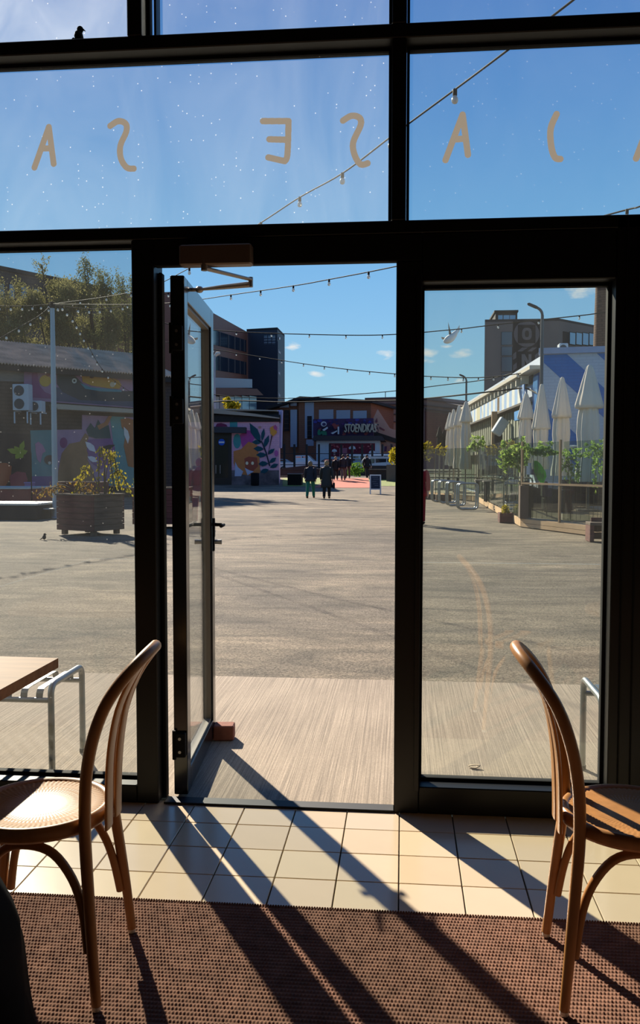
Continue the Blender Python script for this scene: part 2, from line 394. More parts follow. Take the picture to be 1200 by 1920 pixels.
# brushed concrete apron in front of the door
ap = MB(); ap.box(-7, 7, 3.762, 6.03, -.14, -.002)
conc = mat('brushed_concrete', (172, 156, 138), rough=.85, spec=.2)
t = conc.node_tree; b = t.nodes['Principled BSDF']; tcn = t.nodes['Texture Coordinate']
n1 = nnoise(t, 1.0, (120, .9, 1), 4, .7, tcn, .2); n2 = nnoise(t, .9, (1, 1, 1), 6, .6, tcn); n3 = nnoise(t, 160, (1, .5, 1), 2, .5, tcn)
r1 = rampn(t, n1.outputs[0], .3, lin((128, 116, 103)), .7, lin((190, 172, 152))); r2 = rampn(t, n2.outputs[0], .3, (.82, .81, .80, 1), .7, (1.06, 1.06, 1.05, 1)); r3 = rampn(t, n3.outputs[0], .3, (.85, .85, .85, 1), .7, (1.1, 1.1, 1.1, 1))
a1 = mixn(t, r1.outputs[0], r2.outputs[0], 1.0); a2 = mixn(t, a1.outputs[0], r3.outputs[0], 1.0); t.links.new(a2.outputs[0], b.inputs['Base Color'])
bp = t.nodes.new('ShaderNodeBump'); bp.inputs['Strength'].default_value = .55; bp.inputs['Distance'].default_value = .006
t.links.new(n1.outputs[0], bp.inputs['Height']); t.links.new(bp.outputs[0], b.inputs['Normal'])
struct(ap.build('pavement', conc))

# facade -------------------------------------------------------------
YF, YB, YG = 3.69, 3.83, 3.79
trim_n = [0]
def trim(x0, x1, z0, z1, y0=YF, y1=YB, m=None, bev=.004):
    trim_n[0] += 1
    b = MB(); b.box(x0, x1, y0, y1, z0, z1, bev=bev); return struct(b.build('trim_%d' % trim_n[0], m or black))
X1a, X1b, X2a, X2b, X3a = -1.17, -1.072, -.031, .076, .866
Z1a, Z1b, Z2a, Z2b = 2.47, 2.524, 3.266, 3.325
trim(X1a, X1b, 0, 2.47); trim(X1b+.0005, X1b+.018, 0, 2.345, 3.755, 3.80, blackm)
trim(X2a, X2b, 0, 2.356); trim(X3a, 1.10, 0, 2.52)
t1 = trim(-5, 5, Z1a, Z1b)
trim(X1b, X2b, 2.357, Z1a-.0005, YF, 3.735, blackm); trim(X2b-.0005, X3a, 2.268, Z1a-.0005)
trim(-5, 5, Z2a, Z2b)
trim(-.055, .007, Z1b+.0005, Z2a-.0005); trim(-.055, .007, Z2b+.0005, 4.55)
trim(-1.178, -1.115, Z2b+.0005, 4.55); trim(-1.081, -1.071, Z2b+.0005, 4.55, 3.76, YB)
trim(-2.95, -2.87, 0, Z1a-.0005); trim(-2.95, -2.87, Z1b+.0005, Z2a-.0005)
trim(2.9, 2.98, 0, Z1a-.0005); trim(1.9, 1.96, Z1b+.0005, Z2a-.0005)
trim(-5, X1a-.0005, 0, .080); trim(X2b+.0005, X3a-.0005, 0, .118); trim(1.1005, 5, 0, .118)
trim(X1b+.024, X2a-.0005, 0, .010, 3.688, 3.758, mat('threshold_strip', (34, 34, 36), rough=.6, metal=.3), bev=.002)
# slim seams on the wide right-hand post and inner frame lines of the side light
for x in (.905, .955): trim(x, x+.006, .02, 2.5, YF-.006, YF+.001, blackm, bev=.001)
trim(X2b-.022, X2b, .10, 2.30, YF-.010, YF+.001, black, bev=.002)

win_n = [0]
def window(x0, x1, z0, z1, gm, g=.012):
    win_n[0] += 1
    b = MB()
    for (a, c, d, e) in ((x0, x1, z0, z0+g), (x0, x1, z1-g, z1), (x0, x0+g, z0+g, z1-g), (x1-g, x1, z0+g, z1-g)): b.box(a, c, YG-.016, YG+.022, d, e)
    o = struct(b.build('window_%d' % win_n[0], blackm))
    p = MB(); p.box(x0+g*.4, x1-g*.4, YG-.003, YG+.003, z0+g*.4, z1-g*.4); p.build('pane', gm, o)
    return o
g_dusty = glass('glass_dusty', dust=.085, dscale=2.6, spots=.55)
g_left = glass('glass_left', dust=.0075, dscale=3, spots=.13, tint=(.86, .88, .87))
g_mid = glass('glass_middle', dust=.031, dscale=2.2, spots=.40)
g_clean = glass('glass_clean', dust=.007, dscale=2, spots=.12)
g_side = glass('glass_side', dust=.007, dscale=3, spots=0.0, tint=(.90, .93, .91), ior=1.72)
window(-2.869, X1a-.001, .081, Z1a-.001, g_left)
w_mid = window(-2.869, -.056, Z1b+.001, Z2a-.001, g_mid)
w_right = window(.008, 1.899, Z1b+.001, Z2a-.001, g_clean)
window(-2.869, -1.179, Z2b+.001, 4.549, g_dusty)
window(-1.114, -.056, Z2b+.001, 4.549, g_mid)
window(.008, 2.9, Z2b+.001, 4.549, g_clean)
window(X2b+.001, X3a-.001, .119, 2.267, g_side)
window(1.101, 2.899, .119, Z1a-.001, g_clean)
window(-4.999, -2.951, .081, Z1a-.001, g_left)
window(2.981, 4.999, .119, Z1a-.001, g_clean)

# lettering on the glass, seen from behind
vinyl = bpy.data.materials.new('vinyl_letter'); vinyl.use_nodes = True
t = vinyl.node_tree; t.nodes.clear(); o_ = t.nodes.new('ShaderNodeOutputMaterial'); q_ = t.nodes.new('ShaderNodeBsdfTranslucent'); q_.inputs[0].default_value = (.205, .172, .150, 1)
d_ = t.nodes.new('ShaderNodeBsdfDiffuse'); d_.inputs[0].default_value = (.5, .42, .33, 1); mx = t.nodes.new('ShaderNodeMixShader'); mx.inputs[0].default_value = .7
t.links.new(d_.outputs[0], mx.inputs[1]); t.links.new(q_.outputs[0], mx.inputs[2]); t.links.new(mx.outputs[0], o_.inputs[0])
def stroke_pts(pts, n=4):
    P = [at(x, y, YG) for x, y in pts]; P = smoothpath(P, n) if len(pts) > 2 else P
    return [(p.x, p.z) for p in P]
def letter_mesh(mb, strokes, w, yy, cell=.0011):
    segs = [(np.array(P[i]), np.array(P[i+1])) for P in strokes for i in range(len(P)-1)]
    allp = np.array([p for P in strokes for p in P]); x0, z0 = allp.min(0)-w*1.1; x1, z1 = allp.max(0)+w*1.1
    xs = np.arange(x0, x1, cell); zs = np.arange(z0, z1, cell); X, Zz = np.meshgrid(xs, zs); D = np.full(X.shape, 9.0)
    for a, b_ in segs:
        d = b_-a; t_ = np.clip(((X-a[0])*d[0]+(Zz-a[1])*d[1])/max(1e-9, d@d), 0, 1); D = np.minimum(D, np.hypot(X-a[0]-t_*d[0], Zz-a[1]-t_*d[1]))
    M = D < w
    for r in range(M.shape[0]):
        row = np.concatenate([[0], M[r].astype(int), [0]]); e = np.flatnonzero(np.diff(row))
        for k in range(0, len(e), 2):
            xa, xb = xs[0]+e[k]*cell, xs[0]+e[k+1]*cell; za, zb = zs[r], zs[r]+cell
            mb.add([(xa, yy, za), (xb, yy, za), (xb, yy, zb), (xa, yy, zb)], [(0, 1, 2, 3)])
LT = [
 (w_mid, [[(65, 315), (92, 239)], [(92, 239), (101, 308)], [(79, 279), (97, 279)]]),
 (w_mid, [[(207, 237), (222, 228), (236, 233), (237, 248), (226, 274), (227, 298), (238, 315), (251, 317)]]),
 (w_mid, [[(493, 228), (541, 228)], [(541, 228), (539, 290), (534, 303)], [(505, 262), (540, 263)], [(503, 296), (534, 303)]]),
 (w_mid, [[(643, 227), (659, 218), (674, 222), (676, 236), (662, 268), (665, 292), (676, 309), (689, 307)]]),
 (w_right, [[(835, 301), (867, 216)], [(867, 216), (877, 291)], [(852, 262), (873, 261)]]),
 (w_right, [[(1043, 215), (1032, 242), (1033, 275), (1040, 296), (1050, 299)]]),
 (w_right, [[(1192, 298), (1224, 213)], [(1224, 213), (1234, 288)], [(1209, 259), (1230, 258)]]),
]
for w, strokes in LT:
    mb = MB()
    letter_mesh(mb, [stroke_pts(q) for q in strokes], .0134, YG-.0038)
    mb.build('letter', vinyl, w)

# door -----------------------------------------------------------------
door = struct(empty('door_1', (-1.022, 3.772, 0)))
DW, DH, TH = .905, 2.335, .062
leaf_rz = math.radians(94.4)      # local x along the leaf, local y towards -X side
lf = MB()
st = .085
for (x0, x1, z0, z1) in ((0, st, .012, DH), (DW-st, DW, .012, DH), (st, DW-st, .012, .012+.10), (st, DW-st, DH-.10, DH)): lf.box(x0, x1, -TH, 0, z0, z1, bev=.003)
for (x0, x1, z0, z1) in ((st, st+.012, .112, DH-.1), (DW-st-.012, DW-st, .112, DH-.1), (st, DW-st, .112, .124), (st, DW-st, DH-.112, DH-.1)): lf.box(x0, x1, -TH+.012, -.012, z0, z1, mi=1)
leaf = lf.build('door_leaf', [mat('door_paint', (26, 27, 29), rough=.16, spec=.6), mat('glazing_bead', (120, 112, 102), rough=.45, metal=.4)], door, rz=leaf_rz)
pn = MB(); pn.box(st+.002, DW-st-.002, -.034, -.028, .114, DH-.102); pn.build('pane', g_clean, leaf)
for zc in (2.06, 1.74, .245):
    h = MB(); h.box(-.026, .001, -TH+.006, -.008, zc-.055, zc+.055, bev=.003)
    h.tube([(-.014, -.004, zc-.066), (-.014, -.004, zc+.066)], .009, 10)
    for dz in (-.03, .03): h.tube([(.012, -.03, zc+dz), (-.0275, -.03, zc+dz)], .007, 8, mi=1)
    h.build('hinge', [blackm, alu], leaf)
hd = MB(); zh = 1.18
hd.box(DW-.062, DW-.026, -TH-.008, -TH, zh-.07, zh+.035, bev=.003); hd.box(DW-.062, DW-.026, 0, .008, zh-.07, zh+.035, bev=.003)
for s_, y0 in ((-1, -TH), (1, 0)):
    hd.tube(round_path([(DW-.044, y0, zh), (DW-.044, y0+s_*.058, zh), (DW-.165, y0+s_*.058, zh)], .018), .0095, 10)
hd.build('handle', blackm, leaf)
lk = MB(); zl = 1.085
lk.box(DW-.060, DW-.028, -TH-.006, -TH, zl-.05, zl+.03, bev=.003); lk.tube([(DW-.044, -TH, zl), (DW-.044, -TH-.045, zl)], [.011, .014], 12, mi=1); lk.tube([(DW-.044, 0, zl), (DW-.044, .04, zl)], [.011, .014], 12, mi=1)
lk.build('lock_knob', [blackm, alu], leaf)
# closer
cl = MB(); cl.box(.078, .386, -.145, -.083, 2.344, 2.430, bev=.006)
closer = cl.build('door_closer', mat('closer_bronze', (112, 96, 86), rough=.4, metal=.3), door)
am = MB()
p0 = at(383, 503, 3.64)-door.location; p1 = at(470, 529, 3.95)-door.location; p2 = at(374, 543, 4.0)-door.location
am.tube([p0+Vector((0, 0, .035)), p0-Vector((0, 0, .01))], .014, 12)
am.tube([p0, p1+Vector((0, 0, .012))], [(.008, .016), (.007, .014)], 10, flat=(0, 0, 1))
am.tube([p1+Vector((0, 0, .022)), p1-Vector((0, 0, .022))], .011, 12)
am.tube([p1-Vector((0, 0, .010)), p1.lerp(p2, .55)-Vector((0, 0, .004)), p2], [(.014, .015), (.011, .014), (.006, .008)], 10, flat=(0, 0, 1))
am.tube([p2+Vector((-.07, 0, 0)), p2+Vector((.012, 0, 0))], .009, 10); am.ball(p2, .02, .02, .016)
am.build('closer_arm', mat('closer_arm', (150, 140, 130), rough=.35, metal=.6), closer)

# brick that wedges the door
wb = MB(); c = gp(416, 1389)
wb.box(-.057, .057, -.04, .05, 0, .082, bev=.006)
wedge = wb.build('brick', mat('clay_brick', (138, 84, 66), rough=.9, var=.2, scale=20, bump=.3), loc=(c.x+.005, c.y+.035, 0), rz=.10)
tag(wedge, 'reddish brown brick wedged against the foot of the open door', 'brick')

# ================================================================== INTERIOR
# mat
mt = MB(); mt.box(-3.4, 2.6, .3, 2.83, .0005, .0075)
ruby = mat('mat_weave', (124, 91, 75), rough=.95, var=.25, scale=18, spec=.15)
doormat = tag(mt.build('doormat', ruby), 'wide brown woven entrance mat lying on the cream tiles', 'mat')
p = .0105; nx, ny = 1130, 322
gx = -1.75+np.arange(nx)*p/4; gy = 1.99+np.arange(ny)*p/4
GX, GY = np.meshgrid(gx, gy)
V = GY/(p*1.75); U = GX/p-.42*V
rr = np.random.RandomState(2)
H = (.5+.5*np.cos(2*np.pi*U))**.8*(.5+.5*np.cos(2*np.pi*V))**.8
cell = rr.rand(600, 400); amp = .7+.3*cell[(np.floor(U+.5).astype(int)+2000) % 600, (np.floor(V+.5).astype(int)+2000) % 400]
Z = .0078+.0052*H*amp
keep = np.ones_like(Z); edge = (gy[-1]-GY)
co = np.stack([GX, GY, Z], -1).reshape(-1, 3).astype(np.float32)
idx = np.arange(nx*ny).reshape(ny, nx); q = np.stack([idx[:-1, :-1], idx[:-1, 1:], idx[1:, 1:], idx[1:, :-1]], -1).reshape(-1, 4)
me = bpy.data.meshes.new('pile'); me.vertices.add(len(co)); me.vertices.foreach_set('co', co.ravel())
me.loops.add(q.size); me.loops.foreach_set('vertex_index', q.ravel().astype(np.int32)); me.polygons.add(len(q))
me.polygons.foreach_set('loop_start', np.arange(0, q.size, 4, dtype=np.int32)); me.polygons.foreach_set('use_smooth', np.ones(len(q), dtype=bool)); me.update(calc_edges=True); me.materials.append(ruby)
pile = child_mesh('pile', me, doormat); pile['kind'] = 'stuff'
eb = MB()
for k in range(330):
    eb.ball((-1.74+k*.0088, 2.834, .0085), .0045, .006, .006, n=6)
hem = eb.build('hem', ruby, doormat); hem['kind'] = 'stuff'

# bentwood chair -------------------------------------------------------
def make_chair():
    root = empty('bentwood_chair')
    prof = [(.215, .200, .014), (.202, .188, .16), (.188, .168, .31), (.175, .148, .45), (.174, .146, .54), (.180, .155, .625), (.194, .167, .71), (.214, .174, .785), (.239, .171, .85), (.268, .157, .90), (.302, .124, .945), (.328, .070, .974), (.338, 0, .984)]
    pl = [Vector((x, -y, z)) for x, y, z in prof]; pr = [Vector((x, y, z)) for x, y, z in reversed(prof[:-1])]
    pl = [Vector((p.x, p.y, p.z-.022*p.z)) for p in pl]; pr = [Vector((p.x, p.y, p.z-.022*p.z)) for p in pr]; hp = smoothpath(pl+pr, 3); n = len(hp)
    hb = MB(); hb.tube(hp, [(.0172 if min(i, n-1-i) > 8 else .0140+.0004*min(i, n-1-i)) for i in range(n)], 12)
    hb.build('back_hoop', wood_chair, root)
    for s in (-1, 1):
        sb = MB()
        path = smoothpath([(.214, s*.050, .450), (.215, s*.050, .52), (.219, s*.054, .62), (.229, s*.057, .71), (.249, s*.055, .80), (.284, s*.045, .88), (.314, s*.034, .932), (.325, s*.030, .945)], 3)
        sb.tube(path, (.0075, .036), 14, flat=(1, 0, 0)); sb.build('back_slat', wood_chair, root)
    ring = MB(); ring.lathe([(.168, .462), (.198, .460), (.206, .470), (.207, .492), (.201, .502), (.191, .504), (.183, .4985), (.176, .494)], n=64)
    ring.build('seat_ring', wood_chair, root)
    # seat panel with pressed radial flutes
    N, RR = 432, [.0, .03, .042, .05, .08, .105, .13, .155, .176, .1855]; vs = []; fs = []
    for i, r in enumerate(RR):
        for k in range(N):
            a = 2*PI*k/N; tw = a+.25*(r/.19)
            fl = .0030*(.5+.5*math.cos(72*tw))*(1 if .045 < r < .18 else 0)
            dish = -.006*(1-(r/.19)**2)
            vs.append((r*math.cos(a), r*math.sin(a), .4965+dish+fl))
    for i in range(len(RR)-1):
        for k in range(N): l = (k+1) % N; fs.append((i*N+k, i*N+l, (i+1)*N+l, (i+1)*N+k))
    sp_ = MB(); sp_.add(vs, fs, 0, True); sp_.lathe([(.186, .478), (.1861, .486)], n=48); sp_.build('seat_panel', wood_seat, root)
    for s in (-1, 1):
        lb = MB(); lb.tube(smoothpath([(-.195, s*.170, .012), (-.178, s*.155, .2), (-.160, s*.142, .38), (-.150, s*.132, .475)], 3), [.014]*4+[.016]*6, 12); lb.build('front_leg', wood_chair, root)
        ab = MB()
        ab.tube(smoothpath([(.186, s*.176, .150), (.168, s*.160, .26), (.138, s*.152, .345), (.085, s*.150, .415), (.02, s*.150, .438), (-.05, s*.145, .425), (-.105, s*.142, .365), (-.135, s*.143, .28), (-.152, s*.148, .165)], 4), (.0125, .0135), 10)
        ab.build('leg_brace', wood_chair, root)
    gb = MB(); gb.lathe([(.011, 0), (.0125, .003), (.0125, .013)], n=12); gme = gb.mesh('glide', white_plastic)
    for x, y in ((.215, .2), (.215, -.2), (-.195, .17), (-.195, -.17)): child_mesh('glide', gme, root, (x, y, .0))
    return root
MATZ = .0105
ch1 = make_chair(); ch1.location = (-1.055, 2.412, MATZ); ch1.rotation_euler.z = math.radians(4)
tag(ch1, 'bentwood chair tucked toward the table corner, its back toward the open door', 'chair', 'bentwood chairs')
ch2 = copy_tree(ch1); ch2.location = (.668, 2.520, MATZ); ch2.rotation_euler.z = math.radians(180-2.4)
ch2['label'] = 'bentwood chair in front of the fixed side pane, striped with shadow across its seat'

# table at the left
tt = empty('table', (-1.60, 3.0, 0))
tp = MB(); cx = -1.341
tp.prism([(x-(-1.60), y-3.0, .712) for x, y in ((-1.335, 3.235), (-2.05, 3.26), (-2.05, 2.52), (-1.342, 2.49))], (0, 0, .038))
tp.build('tabletop', wood_table, tt)
tl = MB(); tl.lathe([(.03, .03), (.03, .70), (.12, .711)], n=16, c=(-.10, -.12, 0)); tl.build('pedestal', blackm, tt)
tl = MB(); tl.lathe([(.21, 0.0005), (.21, .012), (.05, .03)], n=24, c=(-.10, -.12, 0)); tl.build('table_base', blackm, tt)
tag(tt, 'oak table corner with a thick square edge beside the left chair', 'table')
# table mirrored in the side pane, standing right of the frame
t2 = empty('round_table', (1.30, 2.86, 0))
b = MB(); b.lathe([(.30, .71), (.32, .715), (.32, .735), (.315, .74)], n=40); b.build('tabletop', wood_table, t2)
b = MB(); b.lathe([(.03, .02), (.03, .69), (.09, .709)], n=16); b.build('pedestal', white_plastic, t2)
b = MB(); b.lathe([(.2, .0085), (.2, .02), (.04, .035)], n=24); b.build('table_base', white_plastic, t2)
tag(t2, 'round wooden table on a white pedestal, seen as a reflection in the side pane', 'table')

# black bag at the lower left
bagm = mat('black_nylon', (7, 7, 9), rough=.75, spec=.1, var=.2, scale=8, bump=.25, bscale=9)
bg_ = empty('bag', (-1.175, 1.93, MATZ-.002))
b = MB(); sil = [(0.002, .26, .17), (.02, .28, .19), (.10, .285, .195), (.20, .275, .19), (.28, .262, .185), (.31, .258, .18), (.365, .250, .17), (.42, .228, .155), (.49, .196, .14), (.525, .170, .12), (.58, .166, .10), (.62, .158, .08), (.66, .11, .05)]
vs = []; fs = []; n = 28
for z, rx, ry in sil:
    for k in range(n):
        a = 2*PI*k/n; w = 1+.025*math.sin(5*a+z*14)+.02*math.sin(11*a-z*21); vs.append((rx*w*math.copysign(abs(math.cos(a))**.8, math.cos(a)), ry*w*math.copysign(abs(math.sin(a))**.8, math.sin(a)), z))
for i in range(len(sil)-1):
    for k in range(n): fs.append((i*n+k, i*n+(k+1) % n, (i+1)*n+(k+1) % n, (i+1)*n+k))
fs.append(tuple(range(n-1, -1, -1))); fs.append(tuple(range((len(sil)-1)*n, len(sil)*n))); b.add(vs, fs, 0, True); b.build('bag_body', bagm, bg_)
b = MB(); b.box(.160, .176, -.05, -.03, .528, .540); b.build('care_tag', white_plastic, bg_)
tag(bg_, 'black fabric bag slumped beside the left chair at the corner of the mat', 'bag')

# ================================================================== YARD, NEAR
# galvanised slatted benches on the apron, either side of the door
def make_bench(L=1.2, D=.40, Ht=.455):
    root = empty('slatted_bench'); r = .0155
    for x in (0, L):
        b = MB(); y0, y1 = -D/2, D/2
        b.tube(round_path([(x, y0, .006), (x, y0, Ht), (x, y1, Ht), (x, y1, .006)], .055, 8), r, 12); b.build('end_frame', steel, root)
    for y in (-D/2+.003, D/2-.003):
        b = MB(); b.tube([(0, y, Ht-.075), (L, y, Ht-.075)], r*.85, 10); b.build('rail', steel, root)
    sb = MB(); pth = round_path([(0, -D/2+.005, Ht-.066), (0, -D/2+.012, Ht-.022), (0, D/2-.012, Ht-.022), (0, D/2-.005, Ht-.066)], .035, 5)
    for i in range(len(pth)-1):
        a, c = pth[i], pth[i+1]; tdir = (c-a).normalized(); nn = Vector((0, -tdir.z, tdir.y))*.002
        sb.prism([a+Vector((-.0165, 0, 0))-nn, c+Vector((-.0165, 0, 0))-nn, c+Vector((-.0165, 0, 0))+nn, a+Vector((-.0165, 0, 0))+nn], (.033, 0, 0))
    sme = sb.mesh('slat', steel); k = int((L-.08)/.072)
    for i in range(k): child_mesh('slat', sme, root, (.06+i*(L-.12)/(k-1), 0, 0))
    for x in (0, L):
        for y in (-D/2, D/2):
            b = MB(); b.lathe([(.018, 0), (.018, .018)], n=10, c=(x, y, 0)); b.build('foot_cap', rubber, root)
    return root
bn = make_bench(); bn.location = (-1.665-1.2, 4.14, 0); tag(bn, 'galvanised slatted bench outside the window beside the oak table', 'bench', 'slatted metal benches on the apron')
bn2 = copy_tree(bn); bn2.location = (.895, 4.13, 0); bn2['label'] = 'galvanised slatted bench outside, half hidden by the wide black right-hand post'
# leaf scrap on the apron
c = gp(890, 1440); b = MB(); b.tube(smoothpath([(-.03, .01, .006), (0, .012, .012), (.022, 0, .014), (.005, -.012, .006), (-.02, -.006, .005)], 4), (.002, .008), 6, flat=(0, 0, 1))
lfm = mat('dry_leaf', (188, 166, 138), rough=.8)
tag(b.build('dry_leaf', lfm, loc=c), 'curled dry leaf lying on the concrete behind the side pane', 'leaf')

# small dark bird perched outside on the top transom
def make_bird(c, s, m, m2):
    root = empty('bird', c)
    b = MB(); b.ball((0, 0, .045*s), .030*s, .045*s, .042*s, 12); b.ball((.010*s, 0, .095*s), .023*s, .023*s, .022*s, 12); b.tube([(-.005*s, 0, .05*s), (.01*s, 0, .09*s)], .021*s, 8)
    b.build('bird_body', m, root)
    b = MB(); b.tube([(.028*s, 0, .094*s), (.050*s, 0, .080*s)], [.008*s, .001*s], 8); b.build('beak', m2, root)
    b = MB(); b.tube([(-.03*s, 0, .035*s), (-.08*s, .02*s, .0*s)], [(.006*s, .018*s), (.003*s, .02*s)], 8); b.build('tail', m, root)
    for y in (-.012, .012): b = MB(); b.tube([(0, y*s, .02*s), (0.005*s, y*s, 0)], .004*s, 6); b.build('leg', m2, root)
    return root
darkb = mat('dark_feather', (34, 32, 34), rough=.7)
c = at(148, 75, 3.735); bd = make_bird((c.x, 3.735, Z2b), .62, mat('black_feather', (12, 12, 13), rough=.8, spec=.2), MATS.get('black_feather') or darkb); tag(bd, 'tiny black bird perched on the top transom in the upper left corner', 'bird')
c = gp(83, 1012); bd = make_bird(c, 1.15, darkb, darkb); tag(bd, 'small dark bird standing on the asphalt by the big planter', 'bird')

# planters ---------------------------------------------------------------
wood_dk = mat('dark_planter_wood', (98, 54, 46), rough=.8, var=.3, scale=3, stretch=(1, 1, 6))
wood_gy = mat('weathered_planter_wood', (98, 80, 66), rough=.85, var=.3, scale=3, stretch=(1, 1, 6))
soil = mat('soil', (52, 40, 32), rough=1, var=.3, scale=8)
gold = leafmat('golden_leaves', (128, 120, 30), (176, 158, 46), .5); green = leafmat('green_leaves', (70, 104, 36), (116, 150, 62), .45); rust = leafmat('rusty_leaves', (130, 92, 40), (150, 130, 60), .4)
def planter(loc, rz, wx, wy, h, boards=6, legs=True, mats=(wood_dk, wood_gy)):
    root = empty('planter', loc, rz); z0 = .10 if legs else 0.0; bh = (h-z0)/boards
    for k in range(boards):
        za, zb = z0+k*bh+.004, z0+(k+1)*bh-.004
        for (x0, x1, y0, y1, m) in ((-wx/2, wx/2, -wy/2, -wy/2+.03, 0), (-wx/2, wx/2, wy/2-.03, wy/2, 0), (wx/2-.03, wx/2, -wy/2+.031, wy/2-.031, 1), (-wx/2, -wx/2+.03, -wy/2+.031, wy/2-.031, 1)):
            b = MB(); b.box(x0, x1, y0, y1, za, zb); b.build('board', mats[m], root)
    b = MB(); 
    for (x0, x1, y0, y1) in ((-wx/2-.02, wx/2+.02, -wy/2-.02, -wy/2+.06), (-wx/2-.02, wx/2+.02, wy/2-.06, wy/2+.02), (wx/2-.06, wx/2+.02, -wy/2+.06, wy/2-.06), (-wx/2-.02, -wx/2+.06, -wy/2+.06, wy/2-.06)): b.box(x0, x1, y0, y1, h, h+.03)
    b.build('rim', mats[1], root)
    b = MB(); b.box(-wx/2+.03, wx/2-.03, -wy/2+.03, wy/2-.03, z0, h-.06); b.build('soil', soil, root)
    if legs:
        for x in (-wx/2+.12, wx/2-.12):
            for y in (-wy/2+.12, wy/2-.12): b = MB(); b.box(x-.05, x+.05, y-.05, y+.05, 0, z0+.003); b.build('leg', mats[1], root)
    return root
rnd = random.Random(11)
def weeping_plant(name, base, stems, m, label, cat='plant', nleaf=60, size=.07):
    root = empty(name, base)
    b = MB(); lv = MB()
    for (dx, dy, h, reach) in stems:
        top = Vector((dx*.6+reach*.5, dy, h)); tip = Vector((dx+reach, dy, h*.25)); p = smoothpath([(dx*.2, dy*.3, 0), (dx*.4, dy, h*.6), top, (dx*.7+reach*.8, dy, h*.80), tip], 5)
        b.tube(p, .012, 6)
        for k in range(nleaf):
            q = p[int(len(p)*rnd.uniform(.42, .99))]; d = Vector((rnd.gauss(0, .5), rnd.gauss(0, .5), -1)).normalized(); e = d.cross(Vector((rnd.gauss(0, 1), rnd.gauss(0, 1), .1))).normalized(); s_ = size*rnd.uniform(.7, 1.3)
            q = q+Vector((rnd.gauss(0, .05), rnd.gauss(0, .05), rnd.gauss(0, .05)))
            lv.add([q, q+d*s_*.5+e*s_*.28, q+d*s_, q+d*s_*.5-e*s_*.28], [(0, 1, 2, 3)])
    b.build('stem', mat('twig', (90, 74, 56), rough=.8), root)
    o = lv.build('foliage', m, root)
    tag(root, label, cat); return root
g1 = gp(165, 1005); P1 = planter((g1.x-.14, g1.y+.55, 0), math.radians(-26), 1.12, .92, .86)
tag(P1, 'big dark boarded planter on short legs in front of the pole', 'planter')
weeping_plant('weeping_shrub', (g1.x+.14, g1.y+.6, .80), [(-.45, 0, .65, -.2), (.0, .1, 1.05, -.15), (.15, -.1, 1.0, .12), (.10, .1, .95, .22), (.28, .0, .6, .3)], gold, 'weeping golden green shrub growing in the big boarded planter', nleaf=110)
weeping_plant('low_shrub', (g1.x-.5, g1.y+.55, .80), [(-.1, 0, .28, -.45), (.2, 0, .25, .3), (0, .1, .32, .1), (-.2, -.1, .22, -.6)], rust, 'low rusty shrub spilling over the left rim of the big planter', nleaf=60)
g2 = gp(268, 992); P2 = planter((g2.x+.3, g2.y+.7, 0), .1, 1.3, 1.0, .95); tag(P2, 'dark planter behind the left door post, half out of view', 'planter')
weeping_plant('weeping_shrub', (g2.x+.05, g2.y+.6, .9), [(-.12, 0, .75, -.10), (-.2, .1, .55, -.22), (.1, 0, .75, .1), (-.05, -.15, .7, -.12)], leafmat('lime_leaves', (128, 140, 30), (176, 176, 52), .5), 'bright yellow green shrub beside the left door post', nleaf=120)
g3 = gp(116, 962); P3 = planter((g3.x+.35, g3.y+.8, 0), .05, 1.5, 1.0, .95, mats=(wood_dk, wood_dk)); tag(P3, 'dark planter standing right behind the pole', 'planter')

# pole with the light strings
polem = mat('pole_paint', (150, 164, 172), rough=.4, metal=.3)
pt = at(98, 570, 24.0)
b = MB(); b.lathe([(.085, 0), (.075, 3), (.06, pt.z)], n=14); pole = empty('light_pole', (pt.x, pt.y, 0)); b.build('shaft', polem, pole)
b = MB(); b.lathe([(.14, 0), (.14, .03), (.09, .05)], n=14); b.build('base_plate', polem, pole); b = MB(); b.lathe([(.066, pt.z-.12), (.075, pt.z-.1), (.07, pt.z+.05), (.02, pt.z+.07)], n=14); b.build('pole_cap', blackm, pole)
tag(pole, 'tall pale blue metal pole carrying the light strings beside the planter', 'pole')

